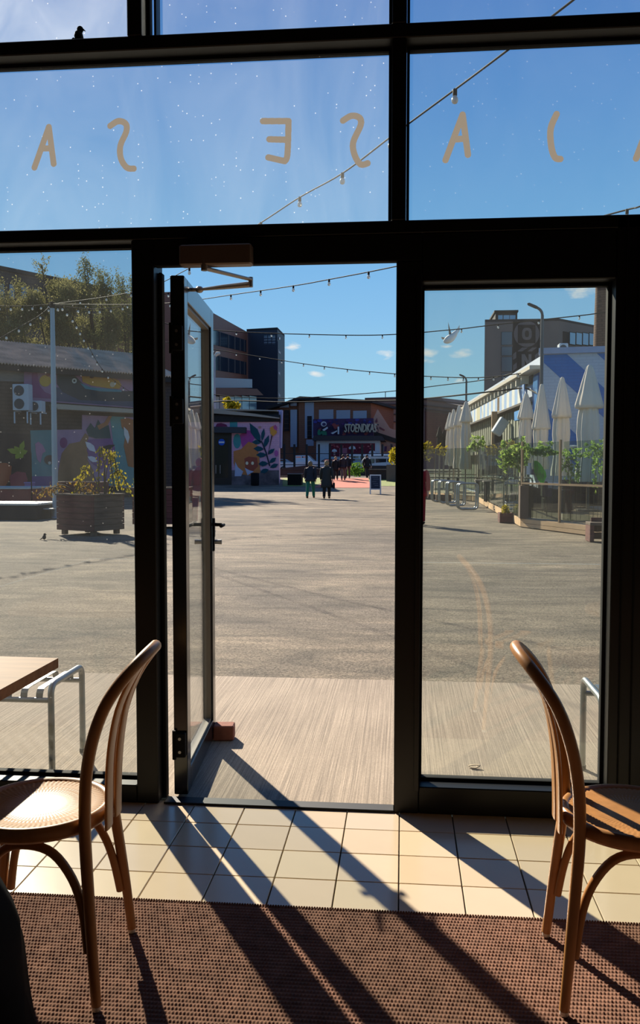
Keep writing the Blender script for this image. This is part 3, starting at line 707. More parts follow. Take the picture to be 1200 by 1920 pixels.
# string lights -----------------------------------------------------------
bulbg = bpy.data.materials.new('bulb_glass'); bulbg.use_nodes = True
bb = bulbg.node_tree.nodes['Principled BSDF']; bb.inputs['Base Color'].default_value = lin((236, 232, 220)); bb.inputs['Roughness'].default_value = .15; bb.inputs['Transmission Weight'].default_value = .35
def bulb_mesh(s):
    b = MB(); b.lathe([(.017*s, -.055*s), (.02*s, -.05*s), (.02*s, .0), (.010*s, .010*s)], n=8); b.lathe([(.006*s, -.125*s), (.022*s, -.118*s), (.031*s, -.098*s), (.028*s, -.075*s), (.016*s, -.055*s)], n=8, mi=1)
    return b.mesh('bulb', [blackm, bulbg])
BULB = {}
cablem = mat('cable_black', (20, 20, 22), rough=.75, spec=.2)
def string_light(pts, n, label, rad=.009, bs=1.0, phase=.5, cat='string light', at_px=None, cable=None, cal='string_light'):
    P = smoothpath([at(*q) for q in pts], 6); o = P[0]
    root = empty(cal, o); b = MB(); b.tube([q-o for q in P], rad, 6); b.build('cable', cable or cablem, root)
    if bs not in BULB: BULB[bs] = bulb_mesh(bs)
    Ls = [0]
    for i in range(len(P)-1): Ls.append(Ls[-1]+(P[i+1]-P[i]).length)
    pos = []
    if at_px:
        for (qx, qy) in at_px:
            best = min(range((len(P)-1)*8), key=lambda k: pd(P[k//8].lerp(P[k//8+1], (k % 8)/8), qx, qy)); pos.append(P[best//8].lerp(P[best//8+1], (best % 8)/8))
    else:
        for k in range(n):
            s = Ls[-1]*(k+phase)/n; i = max(j for j in range(len(Ls)) if Ls[j] <= s); i = min(i, len(P)-2); pos.append(P[i].lerp(P[i+1], (s-Ls[i])/(Ls[i+1]-Ls[i])))
    for q in pos: child_mesh('bulb', BULB[bs], root, q-o)
    tag(root, label, cat, 'festoon lights over the yard' if n or at_px else None); return root
def pd(v, qx, qy):
    d = v-CAM; z = d.dot(FW); return (600+F*d.dot(RT)/z-qx)**2+(960-F*d.dot(UP)/z-qy)**2
A = (98, 570, 24)
string_light([A, (246, 548, 16), (355, 503, 12.5), (487, 419, 9.5), (562, 370, 8.5), (642, 325, 7.6), (735, 255, 6.8), (853, 168, 6), (948, 97, 5.4), (1075, 0, 4.9), (1200, -100, 4.4)], 0, 'nearest light string, climbing steeply from the pole across the lettered pane', rad=.007, bs=.75, at_px=[(150, 566), (200, 560), (246, 549), (300, 528), (355, 503), (420, 462), (490, 417), (562, 369), (643, 325), (733, 257), (853, 167)])
string_light([A, (246, 571, 17.8), (340, 566, 15.6), (433, 553, 14), (550, 536, 12.2), (617, 524, 11.4), (740, 500, 10.1), (960, 450, 8.4), (1165, 396, 7.2), (1200, 387, 7.0), (1300, 350, 6.6)], 0, 'light string from the pole crossing just under the door header', rad=.007, bs=.66, at_px=[(160, 574), (240, 572), (320, 568), (375, 562), (433, 553), (490, 546), (550, 536), (617, 524), (690, 511), (780, 492), (880, 470), (980, 446), (1075, 420), (1175, 392)])
string_light([(240, 590, 38), (340, 612, 37), (443, 622, 36), (580, 627, 34.5), (717, 628, 33), (850, 618, 31.5), (910, 611, 31), (1010, 600, 30.5), (1118, 588, 30), (1190, 575, 29.6)], 0, 'long light string level with the rooftop of the dark tower', rad=.018, bs=1.15, at_px=[(290, 603), (370, 616), (443, 622), (510, 625), (580, 627), (649, 628), (717, 628), (790, 623), (865, 617), (935, 608), (1010, 600), (1086, 592), (1150, 582)])
string_light([(300, 640, 46), (400, 655, 44.5), (487, 669, 43), (569, 682, 41), (655, 693, 39), (740, 701, 37), (808, 706, 35.5), (897, 708, 33.5), (975, 700, 32), (1012, 686, 30.8)], 0, 'light string sagging across the middle of the sky to the striped building', rad=.018, bs=1.15, at_px=[(360, 649), (400, 655), (442, 662), (487, 669), (528, 676), (569, 682), (609, 687), (651, 693), (693, 697), (740, 701), (778, 704), (808, 706), (840, 707), (868, 708), (897, 708), (925, 707), (946, 705), (972, 700)])
string_light([(300, 725, 52), (420, 742, 50), (533, 747, 49), (640, 741, 48), (740, 733, 46), (830, 722, 45), (910, 712, 44), (960, 700, 42)], 0, 'thin overhead cable sagging in front of the dark tower', rad=.022, cat='cable', cal='overhead_cable')
string_light([(300, 765, 50), (420, 752, 46), (533, 754, 43), (640, 752, 41), (740, 751, 38), (800, 747, 36), (870, 740, 34), (950, 731, 32.5), (985, 728, 31.6), (1012, 741, 30.3)], 0, 'thick black cable slung to the corner of the striped building', rad=.03, cat='cable', cal='overhead_cable')
string_light([A, (60, 573, 22.6), (0, 573, 21), (-80, 560, 19)], 9, 'light string leading level from the pole to the left', rad=.008)
string_light([A, (70, 594, 22.2), (0, 634, 19), (-80, 690, 16)], 8, 'light string dropping steeply from the pole to the left', rad=.008)
string_light([A, (130, 588, 26), (158, 635, 30), (190, 690, 34), (225, 722, 37), (262, 745, 39)], 14, 'light string falling from the pole to the mural shed on the right', rad=.01, bs=1.2)
string_light([A, (140, 577, 25), (190, 579, 27), (246, 570, 29), (330, 545, 31)], 9, 'light string sagging gently behind the pole in front of the trees', rad=.010, bs=1.2)

# ================================================================== YARD, LEFT: mural shed, trees
def C(*rgb): return mat('paint_%02x%02x%02x' % rgb, rgb, rough=.75, var=.06, scale=4, spec=.25)
def paint(wall, parent, name, pts, out, rgb, th=.012):
    b = MB(); wall.poly(b, pts, out, th); return b.build(name, C(*rgb), parent)
SW = Wall(gp(-90, 940), gp(300, 930))
shed = empty('mural_shed')
brickd = mat('dark_brick', (70, 56, 52), rough=.9, brick=(.5, .16, .03, .35))
uu = lambda x: SW.uof(x, 900)
zz = lambda x, y: SW.px(x, y).z
b = MB(); SW.block(b, uu(-200), uu(330), 0, zz(150, 690), 5.0); b.build('wall', brickd, shed)
# corrugated roof
a0, a1 = SW.uof(-200, 900), SW.uof(330, 900); ze = zz(150, 692); vs = []; fs = []; n = 95
for i in range(n*2+1):
    u = a0+(a1-a0)*i/(2*n); w = .04 if i % 2 else -.04
    p_ = SW.o+SW.u*u+SW.n*.5; q_ = SW.o+SW.u*u-SW.n*4.2
    vs += [(p_.x, p_.y, ze-.05+w), (q_.x, q_.y, ze+1.55+w)]
for i in range(n*2): fs.append((2*i, 2*i+2, 2*i+3, 2*i+1))
b = MB(); b.add(vs, fs); roof = b.build('roof', mat('fibre_cement', (186, 164, 142), rough=.9, var=.25, scale=1.2), shed)
sm = roof.modifiers.new('th', 'SOLIDIFY'); sm.thickness = .04
b = MB(); SW.block(b, a0, a1, ze-.35, ze-.12, .1, .45); b.build('eave', mat('eave', (44, 38, 36), rough=.9), shed)
b = MB(); SW.poly(b, [(104, 757), (262, 768), (262, 775), (108, 767)], .75, .8); b.build('awning', mat('awning', (170, 158, 140), rough=.8), shed)
b = MB(); SW.poly(b, [(-20, 692), (45, 690), (45, 716), (-20, 714)], .06, .06); b.build('grey_cladding', mat('greyclad', (112, 104, 98), rough=.8, var=.2, scale=3, stretch=(1, 1, 12)), shed)
pk = (150, 112, 140)
paint(SW, shed, 'mural_panel', [(45, 682), (262, 697), (262, 766), (45, 750)], .05, pk, .05)
paint(SW, shed, 'painted_patch', [(60, 700), (64, 694), (70, 698), (74, 722), (84, 735), (96, 740), (100, 748), (60, 745)], .06, (128, 66, 112))
paint(SW, shed, 'painted_gourd', ell(85, 714, 11, 11), .075, (190, 150, 60)); paint(SW, shed, 'painted_stalk', ell(90, 702, 4, 4, 8), .085, (120, 44, 52))
paint(SW, shed, 'painted_band', [(104, 726), (262, 741), (262, 764), (106, 752)], .058, (44, 70, 96))
paint(SW, shed, 'painted_beast', [(107, 697), (112, 694), (118, 701), (128, 697), (133, 703), (140, 704), (149, 713), (158, 722), (185, 731), (222, 733), (262, 733), (262, 752), (205, 752), (150, 750), (118, 735), (107, 720)], .07, (38, 56, 64))
paint(SW, shed, 'painted_eye', ell(139.5, 714, 4.5, 4.8), .085, (200, 200, 190)); paint(SW, shed, 'painted_pupil', ell(139.5, 714, 2, 2.2), .095, (30, 34, 40))
paint(SW, shed, 'painted_teeth', [(150, 718), (170, 726), (205, 729), (228, 731), (228, 735), (190, 734), (160, 729)], .085, (62, 128, 140))
paint(SW, shed, 'painted_cat', [(153, 697), (158, 693), (168, 704), (200, 705), (222, 713), (228, 722), (224, 729), (205, 728), (172, 723), (155, 716)], .078, (190, 140, 58))
paint(SW, shed, 'painted_spot', ell(211, 721, 5, 5), .09, (196, 176, 150)); paint(SW, shed, 'painted_spot', ell(172, 707, 4, 2.5, 8), .09, (96, 46, 50))
# lower wall
paint(SW, shed, 'dark_door', [(-30, 812), (58, 814), (58, 912), (-30, 914)], .05, (34, 32, 40), .05)
for (x, y) in ((16, 843), (28, 838), (44, 829), (50, 846), (42, 858), (30, 859)): paint(SW, shed, 'painted_petal', leafpoly(37, 850, x+(x-37)*.15, y+(y-850)*.15, 5), .07, (150, 156, 50))
paint(SW, shed, 'painted_bloom', [(-10, 880), (2, 868), (12, 868), (22, 874), (20, 896), (10, 912), (-10, 912)], .07, (176, 82, 50)); paint(SW, shed, 'painted_bloom', [(18, 892), (32, 884), (48, 886), (52, 900), (48, 912), (20, 912)], .075, (156, 60, 74))
paint(SW, shed, 'mural_panel', [(57, 807), (104, 806), (104, 893), (60, 893)], .05, (78, 134, 136), .05)
paint(SW, shed, 'mural_panel', [(104, 806), (160, 805), (160, 893), (104, 893)], .05, (168, 132, 156), .05)
paint(SW, shed, 'mural_panel', [(154, 778), (262, 783), (262, 918), (154, 906)], .052, (168, 132, 156), .05)
paint(SW, shed, 'painted_field', [(206, 780), (233, 782), (262, 840), (262, 916), (204, 910), (215, 850)], .06, (98, 150, 150))
paint(SW, shed, 'painted_bear', [(110, 880), (116, 850), (130, 832), (150, 828), (160, 812), (166, 818), (164, 862), (176, 884), (176, 910), (108, 908)], .07, (160, 116, 82))
paint(SW, shed, 'painted_bird', [(66, 832), (72, 828), (80, 834), (86, 846), (80, 850), (76, 868), (70, 862), (67, 846)], .07, (176, 120, 150)); paint(SW, shed, 'painted_head', ell(93, 862, 10, 9), .075, (96, 76, 70)); paint(SW, shed, 'painted_eye', ell(93, 868, 3, 3, 8), .085, (210, 200, 180))
paint(SW, shed, 'painted_bud', ell(119.5, 830, 7, 10), .075, (132, 62, 110))
paint(SW, shed, 'painted_crown', [(162, 806), (170, 793), (178, 803), (184, 787), (192, 800), (204, 797), (208, 822), (180, 822), (166, 818)], .08, (40, 80, 84))
paint(SW, shed, 'painted_face', [(164, 824), (208, 822), (216, 840), (208, 870), (190, 880), (172, 868), (163, 845)], .075, (128, 84, 136))
paint(SW, shed, 'painted_feather', leafpoly(160, 828, 180, 848, 6), .09, (226, 216, 216)); paint(SW, shed, 'painted_feather', leafpoly(164, 856, 184, 866, 5), .09, (226, 216, 216)); paint(SW, shed, 'painted_feather', leafpoly(216, 834, 184, 846, 5), .09, (40, 40, 48))
paint(SW, shed, 'painted_branch', [(182, 798), (196, 792), (204, 780), (210, 780), (202, 797), (186, 806)], .09, (176, 116, 80))
paint(SW, shed, 'painted_fox', [(226, 786), (240, 784), (262, 790), (262, 880), (240, 874), (232, 836), (236, 812), (228, 800)], .072, (168, 104, 66)); paint(SW, shed, 'painted_muzzle', [(232, 800), (240, 808), (243, 820), (240, 832), (233, 816)], .085, (222, 214, 210))
paint(SW, shed, 'purple_base', [(58, 893), (104, 893), (104, 938), (58, 938)], .05, (96, 74, 128), .05)
tag(shed, 'low shed with a corrugated roof and a big animal mural on its wall', 'building')
# air conditioners
acm = mat('ac_white', (190, 194, 198), rough=.5)
def ac(px0, py0, px1, py1, label, fans, Y=None, wall=None, depth=.45):
    p0 = SW.px((px0+px1)/2, (py0+py1)/2, .7) if Y is None else at((px0+px1)/2, (py0+py1)/2, Y)
    k = (p0-CAM).dot(FW)/F; w, h = (px1-px0)*k, (py1-py0)*k
    root = empty('air_conditioner', (p0.x, p0.y, p0.z-h/2))
    b = MB(); b.box(-w/2, w/2, -depth/2, depth/2, 0, h, bev=.02); b.build('housing', acm, root)
    for i in range(fans):
        b = MB(); r = min(w*.4, h/fans*.4); zc = h*(i+.5)/fans
        b.tube([(-w*.08, -depth/2-.005, zc), (-w*.08, -depth/2-.02, zc)], r, 16); b.build('fan_grille', mat('fan_dark', (60, 62, 66), rough=.6), root)
    b = MB()
    for x in (-w*.4, w*.4): b.box(x-.025, x+.025, -depth/2, -depth/2+.05, -.55 if Y is None else -.08, 0); b.box(x-.025, x+.025, -depth/2, depth/2+.2, -.05, 0)
    b.build('bracket', acm, root); tag(root, label, 'air conditioner'); return root
ac(27, 721, 58, 770, 'tall white air conditioner with two fans on the shed wall', 2)
ac(58, 752, 82, 773, 'small white air conditioner on the shed wall, lower than its tall neighbour', 1)

# stage blocks and low tables in front of the shed
red = mat('red_block', (150, 70, 58), rough=.7, var=.15, scale=2); whitetop = mat('pale_top', (205, 196, 182), rough=.5); darkw = mat('charred_wood', (46, 40, 38), rough=.8, var=.2, scale=4)
def slab(name, px0, px1, ytop, ybase, m, mt_, label, cat, depth=1.2, lip=.06):
    a = gp(px0, ybase); c = gp(px1, ybase); Y = (a.y+c.y)/2; h = at((px0+px1)/2, ytop, Y).z
    root = empty(name, ((a.x+c.x)/2, Y+depth/2, 0)); w = c.x-a.x
    b = MB(); b.box(-w/2, w/2, -depth/2, depth/2, 0, h-lip, bev=.015); b.build('body', m, root)
    b = MB(); b.box(-w/2-.02, w/2+.02, -depth/2-.02, depth/2+.02, h-lip+.001, h, bev=.01); b.build('top', mt_, root)
    tag(root, label, cat); return root
slab('stage_block', -60, 58, 914, 956, red, whitetop, 'red stage block with a pale top beside the mural shed', 'stage', 2.2)
slab('platform', -70, 72, 944, 974, darkw, whitetop, 'low dark platform with a pale top at the left window edge', 'platform', 1.6)
slab('crate', 46, 58, 904, 944, C(150, 110, 160), C(170, 130, 175), 'small lilac box behind the red stage block', 'box', .4)
cc = gp(74, 973)
root = empty('low_table', (cc.x, cc.y+.3, 0)); b = MB(); b.box(-.32, .32, -.2, .2, .26, .29); b.build('tabletop', whitetop, root)
for x in (-.27, .27):
    for y in (-.15, .15): b = MB(); b.tube([(x, y, 0), (x, y, .26)], .015, 8); b.build('leg', blackm, root)
tag(root, 'low bench with a bright top on thin legs left of the planter', 'bench')
b = MB(); b.tube([(0, 0, 0), (0, 0, 1.9)], .018, 8); c = gp(60, 965); po = b.build('thin_post', blackm, loc=c); tag(po, 'thin black post in front of the red stage block', 'post')

# building behind the trees, far left
BW = Wall(at(-150, 800, 70).to_2d().to_3d(), at(190, 800, 86).to_2d().to_3d())
bk = empty('office_building'); zt = BW.px(0, 506).z
b = MB(); BW.block(b, BW.uof(-300, 800), BW.uof(190, 800), 0, zt, 10); b.build('wall', mat('brown_cladding', (84, 68, 62), rough=.8, brick=(1.2, .5, .03, .3)), bk)
b = MB(); BW.block(b, BW.uof(-300, 800), BW.uof(190, 800), zt, zt+.35, 10.3, .15); b.build('roof_edge', mat('roof_dark', (52, 44, 42), rough=.8), bk)
winm = mat('far_window', (96, 128, 158), rough=.12, spec=.8)
for (x0, y0, x1, y1) in ((-14, 531, 8, 558), (18, 534, 27, 560), (40, 538, 50, 562), (10, 592, 24, 612), (64, 542, 74, 566)):
    b = MB(); BW.rect(b, x0-1, y0-1, x1+1, y1+1, .03, .1); f = b.build('window', blackm, bk); b = MB(); BW.rect(b, x0, y0, x1, y1, .06, .05); b.build('pane', winm, f)
tag(bk, 'brown office building behind the willows at the far left', 'building')

# trees
willow = leafmat('willow_leaves', (98, 98, 60), (142, 136, 90), .5); willow2 = leafmat('olive_leaves', (88, 94, 58), (128, 128, 84), .5); bark = mat('bark', (70, 58, 48), rough=.95, var=.2)
def tree(px, pyt, Y, blobs, n, size, m, label, trunk_r=.25, cat='tree', loose=0.0):
    base = at(px, 873, Y); base.z = gz(Y); root = empty('tree', base)
    lv = MB(); bl = []; rn = random.Random(int(px*7+Y))
    for (bx, by, rx, ry) in blobs:
        c = at(bx, by, Y)-base; k = Y/F; bl.append((c.x, rn.uniform(-.8, .8), c.z, rx*k, rx*k*.9, ry*k))
    if loose:                    # airy crowns: many small tufts scattered through each mass
        sub = []
        for q in bl:
            for _ in range(26):
                v = Vector((rn.gauss(0, .5), rn.gauss(0, .5), rn.gauss(0, .5))); f = rn.uniform(.16, .40)
                sub.append((q[0]+q[3]*v.x, q[1]+q[4]*v.y, q[2]+q[5]*v.z, q[3]*f, q[4]*f, q[5]*f*1.25))
        bl2 = sub
    else: bl2 = bl
    lv.leaves(bl2, n, size, rn, droop=loose, soft=.5 if loose else 0); lv.build('foliage', m, root)
    tb_ = MB(); zc = max(q[2] for q in bl)*.55
    tb_.tube([(0, 0, 0), (.1, 0, zc*.5), (0, .1, zc)], [trunk_r, trunk_r*.8, trunk_r*.6], 8)
    for q in bl: tb_.tube([(0, .05, zc*.8), (q[0]*.6, q[1]*.6, zc*.8+(q[2]-zc*.8)*.6), (q[0], q[1], q[2]+q[5]*.5)], [trunk_r*.45, trunk_r*.25, .03], 6)
    tb_.build('trunk', bark, root); tag(root, label, cat); return root
tree(30, 560, 50, [(20, 600, 45, 45), (-25, 590, 40, 50), (45, 580, 30, 30), (10, 640, 55, 30)], 21000, .075, willow, 'olive willow at the far left in front of the brown building', loose=1.2)
tree(115, 520, 51, [(115, 575, 52, 42), (95, 540, 26, 26), (140, 548, 30, 26), (88, 512, 12, 22), (125, 620, 60, 36), (72, 575, 30, 30)], 30000, .075, willow, 'broad olive willow in the middle of the left window', loose=1.2)
tree(190, 500, 53, [(170, 520, 20, 28), (195, 545, 30, 36), (185, 590, 38, 40), (160, 505, 12, 16), (205, 620, 45, 38), (213, 560, 16, 40)], 16000, .07, willow2, 'airy grey green tree left of the door post', loose=.5)
tree(240, 540, 54, [(238, 570, 16, 44), (232, 535, 9, 16), (242, 620, 30, 40), (250, 600, 20, 60), (262, 560, 22, 40)], 9000, .07, willow2, 'tree top cut off by the left door post', loose=.5)

# ================================================================== YARD, MIDDLE
# kiosk with the pink leaf mural
KY = 56.0; KW = Wall(at(300, 910, KY), at(525, 908, KY)); zk = gz(KY)
kiosk = empty('kiosk'); u0, u1 = KW.uof(300, 850), KW.uof(523, 850); ztop = KW.px(470, 791).z
pinkb = mat('pink_brick', (204, 156, 182), rough=.8, brick=(.34, .14, .015, .18))
def kpoly(z0, z1, off, inset=0.0):
    a = KW.o+KW.u*(u0-off)+KW.n*off; e = KW.o+KW.u*(u1+off)+KW.n*off; dv = Vector((-.128, 1, 0))*6
    b = MB(); b.prism([(p.x, p.y, z0) for p in (a-KW.n*inset, e-KW.n*inset, e+dv, a+dv)], (0, 0, z1-z0)); return b
b = kpoly(zk-.2, ztop, 0); b.build('wall', pinkb, kiosk)
b = MB(); KW.block(b, u0, u1, zk-.2, zk+.95, .05, .02); b.build('plinth', mat('worn_plinth', (104, 92, 96), rough=.9, var=.5, scale=1.6), kiosk)
b = kpoly(ztop, ztop+.45, .12); b.build('roof_fascia', mat('roof_felt', (36, 34, 36), rough=.9, var=.2), kiosk)
b = MB(); KW.poly(b, [(300, 772), (420, 769), (480, 776), (523, 783), (523, 785), (470, 780), (400, 775), (300, 775)], .4, .6); b.build('roof_strip', mat('roof_metal', (150, 138, 126), rough=.6), kiosk)
b = kpoly(ztop+.451, ztop+.72, -.1, .6); b.build('roof_upstand', mat('roof_felt', (36, 34, 36)), kiosk)
b = MB(); KW.poly(b, [(300, 768), (420, 766), (519, 769), (519, 771), (420, 769), (300, 771)], -.2, .6); b.build('roof_strip', mat('roof_metal', (150, 138, 126)), kiosk)
b = MB(); KW.poly(b, [(517, 769), (529, 769), (527, 840), (523, 840), (520, 790)], -1.2, .5); b.build('side_panel', C(150, 150, 190), kiosk)
b = MB(); KW.poly(b, [(395, 800), (460, 801), (460, 812), (395, 811)], .5, .55); b.build('canopy', mat('canopy_dark', (44, 46, 54), rough=.7), kiosk)
dk = MB(); KW.poly(dk, [(396, 811), (434, 811), (434, 912), (396, 914)], .05, .08); dd = dk.build('door', mat('kiosk_door', (40, 42, 42), rough=.3), kiosk)
b = MB(); KW.poly(b, [(404, 822), (428, 822), (428, 895), (404, 896)], .07, .03); b.build('pane', mat('kiosk_pane', (58, 56, 46), rough=.08, spec=.8), dd)
b = MB(); 
for x in (404, 412): KW.poly(b, [(x, 872), (x+1.4, 872), (x+1.4, 888), (x, 888)], .14, .05)
b.build('handle', alu, dd)
b = MB(); KW.poly(b, ell(415.5, 829, 6.2, 6.2, 16), .10, .02); KW.poly(b, [(410.5, 827.8), (420.5, 827.8), (420.5, 830.6), (410.5, 830.6)], .106, .02, 1); b.build('round_sticker', [C(28, 84, 190), C(215, 220, 225)], dd)
tealv = (66, 134, 140); leafc = (22, 70, 84)
P_ = lambda n, pts, o, c: paint(KW, kiosk, n, pts, o, c)
P_('painted_rim', [(404, 800), (407, 794), (415, 793), (424, 796), (427, 800)], .03, (120, 40, 76)); P_('painted_patch', [(431, 790), (445, 790), (445, 801), (431, 801)], .03, tealv)
P_('painted_vase', ell(444.5, 827, 7.2, 14, 14), .03, tealv); P_('painted_bird', [(450, 816), (460, 806), (474, 808), (477, 822), (468, 838), (456, 842), (452, 830)], .032, (160, 70, 140))
P_('painted_owl', [(438, 846), (452, 842), (466, 828), (482, 834), (486, 856), (488, 886), (474, 892), (456, 890), (444, 884), (438, 868)], .036, (186, 118, 70)); P_('painted_head', [(458, 860), (466, 856), (482, 858), (484, 874), (474, 884), (460, 878)], .042, (150, 76, 60))
for x in (463, 473.5): P_('painted_eye', ell(x, 868.5, 2.6, 3.2, 10), .05, (226, 214, 180))
P_('painted_wing', [(441, 866), (446, 876), (456, 884), (452, 893), (440, 893)], .046, (176, 180, 205)); P_('painted_wing', [(459, 877), (468, 882), (476, 884), (464, 891)], .046, (176, 180, 205))
for (x0, y0, x1, y1, w) in ((489, 830, 468, 793, 7), (491, 827, 495, 803, 3.4), (495, 840, 504, 816, 4.4), (491, 829, 472, 829, 4.4), (495, 842, 475, 841, 5), (500, 853, 480, 853, 5), (502, 852, 515, 841, 3.6), (503, 869, 484, 870, 5), (505, 868, 518, 858, 4), (506, 877, 522, 870, 4), (504, 880, 488, 886, 4.5)):
    P_('painted_leaf', leafpoly(x0, y0, x1, y1, w), .05, leafc)
P_('painted_stem', [(489, 826), (491.5, 827), (500, 848), (507, 874), (504.5, 874), (498, 850)], .056, (34, 44, 60)); P_('painted_stem', [(509, 816), (511, 817), (505, 842), (504, 852), (502.5, 851)], .056, (60, 44, 50))
P_('painted_tulip', [(506, 802), (511, 799), (516, 797), (519, 802), (519, 812), (512, 818), (507, 813)], .06, (206, 140, 62)); P_('painted_petal', [(512, 801), (516, 796), (520, 801), (519, 808), (514, 805)], .066, (170, 80, 130)); P_('painted_bud', ell(518, 850, 3.5, 6), .05, (170, 86, 150)); P_('painted_bud', ell(487, 801, 3, 2.4, 8), .05, (170, 130, 120))
tag(kiosk, 'pink painted kiosk with a dark leaf and owl mural beside the open door', 'building')
def bin_(px, ytop, ybase, Y, wpx, label):
    c = at(px, 880, Y); k = Y/F; z = gz(Y); h = (ybase-ytop)*k; root = empty('trash_bin', (c.x, Y, z)); r = wpx*k/2
    b = MB(); b.lathe([(r*.92, 0), (r, h*.1), (r, h*.92), (r*.9, h*.94)], n=16); b.build('body', blackm, root); b = MB(); b.lathe([(r*1.05, h*.94), (r*1.05, h*.97), (r*.7, h)], n=16); b.build('lid', blackm, root); tag(root, label, 'bin')
bin_(478, 889, 913, 55.2, 16, 'black round litter bin under the owl mural')

# dark tower and copper building
TY = 128.0
TW = Wall(at(463, 800, TY), at(521, 800, TY-1.2)); TW2 = Wall(at(521, 800, TY-1.2), at(534, 800, TY+6)); tower = empty('tower')
a_, c_, e_ = at(463, 800, TY), at(520.5, 800, TY-1.2), at(534, 800, TY+6); d_ = e_+(a_-c_)
zt = at(500, 621, TY).z
b = MB(); b.prism([(p.x, p.y, 0) for p in (a_, c_, e_, d_)], (0, 0, zt)); b.build('wall', mat('navy_cladding', (34, 38, 54), rough=.6, brick=(2.2, 1.1, .03, .15)), tower)
b = MB(); b.prism([(p.x, p.y, zt) for p in (a_, c_, e_, d_)], (0, 0, .35)); b.build('roof_edge', mat('roof_felt', (36, 34, 36)), tower)
glz = mat('tower_glass', (60, 74, 92), rough=.15, spec=.8)
for k in range(3):
    b = MB(); TW.rect(b, 495+k*7.5, 629, 501+k*7.5, 646, .05, .1); f = b.build('window', glz, tower)
    for j in range(3): b = MB(); TW.rect(b, 495+k*7.5, 632+j*5, 501+k*7.5, 633+j*5, .12, .05); b.build('blind', C(150, 156, 164), f)
sign_w = mat('sign_white', (210, 212, 214), rough=.6)
b = MB(); b.prism([TW2.px(x, y, .06) for x, y in ((521.4, 640), (522.4, 640), (522.4, 752), (521.4, 752))], -TW2.n*.05); b.build('edge_strip', C(110, 112, 116), tower)
def wall_text(wall, parent, txt, px, py, h, m, name='lettering', shear=0.0, out=.08, sx=1.0):
    cu = bpy.data.curves.new(name, 'FONT'); cu.body = txt; k = (wall.px(px, py)-CAM).dot(FW)/F; cu.size = h*k*1.35; cu.extrude = .02; cu.shear = shear; cu.resolution_u = 2
    o = bpy.data.objects.new(name, cu); COL.objects.link(o); o.parent = parent; p = wall.px(px, py, out); u = wall.u if wall.u.dot(RT) > 0 else -wall.u
    o.matrix_world = Matrix(((u.x*sx, 0, wall.n.x, p.x), (u.y*sx, 0, wall.n.y, p.y), (0, 1, 0, p.z), (0, 0, 0, 1))); cu.materials.append(m)
    dg = bpy.context.evaluated_depsgraph_get(); dg.update(); me = bpy.data.meshes.new_from_object(o.evaluated_get(dg)); mw = o.matrix_world.copy(); q = bpy.data.objects.new(name, me); COL.objects.link(q); q.parent = parent; q.matrix_world = mw
    bpy.data.objects.remove(o); return q
for txt, y, h, sh in (('', 638, 5, 0), ('Lauuor', 661, 6, 0), ('nody', 701, 6, 0), ('Fran', 743, 7, .25)):
    if y == 638: 
        b = MB(); b.prism([TW2.px(x, yy, .08) for x, yy in ell(524.5, 634.5, 1.2, 2.6, 8)], -TW2.n*.03); b.build('emblem', sign_w, tower); continue
    wall_text(TW2, tower, txt, 522.6, y, h, sign_w, shear=sh, sx=1.0)
tag(tower, 'dark navy tower block with small white lettering down its narrow side', 'building')
CW = Wall(at(330, 800, 98), at(464, 800, 128)); cop = empty('office_block'); zc_ = CW.px(463, 622).z
b = MB(); CW.block(b, CW.uof(330, 800), CW.uof(463.5, 800), 0, zc_, 12); b.build('wall', mat('copper_cladding', (120, 76, 60), rough=.6, var=.12, scale=.6, brick=(3, 8, .04, .25)), cop)
for (ya0, ya1, yb0, yb1) in ((618, 646, 638, 660), (667, 694, 679, 703)):
    b = MB(); CW.poly(b, [(380, ya0-6), (462, yb0), (462, yb1), (380, ya1-4)], .06, .3); f = b.build('window_band', mat('band_glass', (36, 42, 54), rough=.1, spec=.8), cop)
    for x in (412, 428, 440, 450, 458):
        b = MB(); t_ = (x-380)/82; y0 = ya0-6+(yb0-ya0+6)*t_; y1 = ya1-4+(yb1-ya1+4)*t_; CW.poly(b, [(x, y0), (x+1.4, y0), (x+1.4, y1), (x, y1)], .12, .1); b.build('mullion', C(74, 70, 72), f)
tag(cop, 'copper brown office block with dark window bands left of the navy tower', 'building')
b = MB(); LWl = Wall(at(340, 800, 78), at(474, 800, 92)); low = empty('glazed_pavilion')
LWl.block(b, LWl.uof(340, 800), LWl.uof(473, 800), 0, LWl.px(440, 742).z, 6); b.build('wall', mat('pavilion_wall', (58, 40, 36), rough=.7), low)
b = MB(); LWl.poly(b, [(380, 707), (473, 711), (473, 727), (380, 727)], .1, .4); b.build('balustrade', mat('frosted_glass', (112, 130, 146), rough=.3), low)
b = MB(); LWl.poly(b, [(380, 727), (482, 729), (494, 741), (380, 741)], .9, 1.5); b.build('canopy', mat('copper_dark', (92, 56, 44), rough=.6), low)
for i in range(6):
    x = 398+i*14; b = MB(); LWl.rect(b, x, 743, x+13, 768, .08, .1); b.build('pane', mat('pavilion_glass%d' % (i % 2), ((92, 136, 158), (74, 104, 124))[i % 2], rough=.08, spec=.8), low)
tag(low, 'low glazed pavilion with a frosted balcony below the copper office block', 'building')
tree(430, 755, 70, [(427, 756, 8, 16), (440, 762, 14, 8)], 260, .20, gold, 'small yellow autumn tree in front of the glazed pavilion', .08)
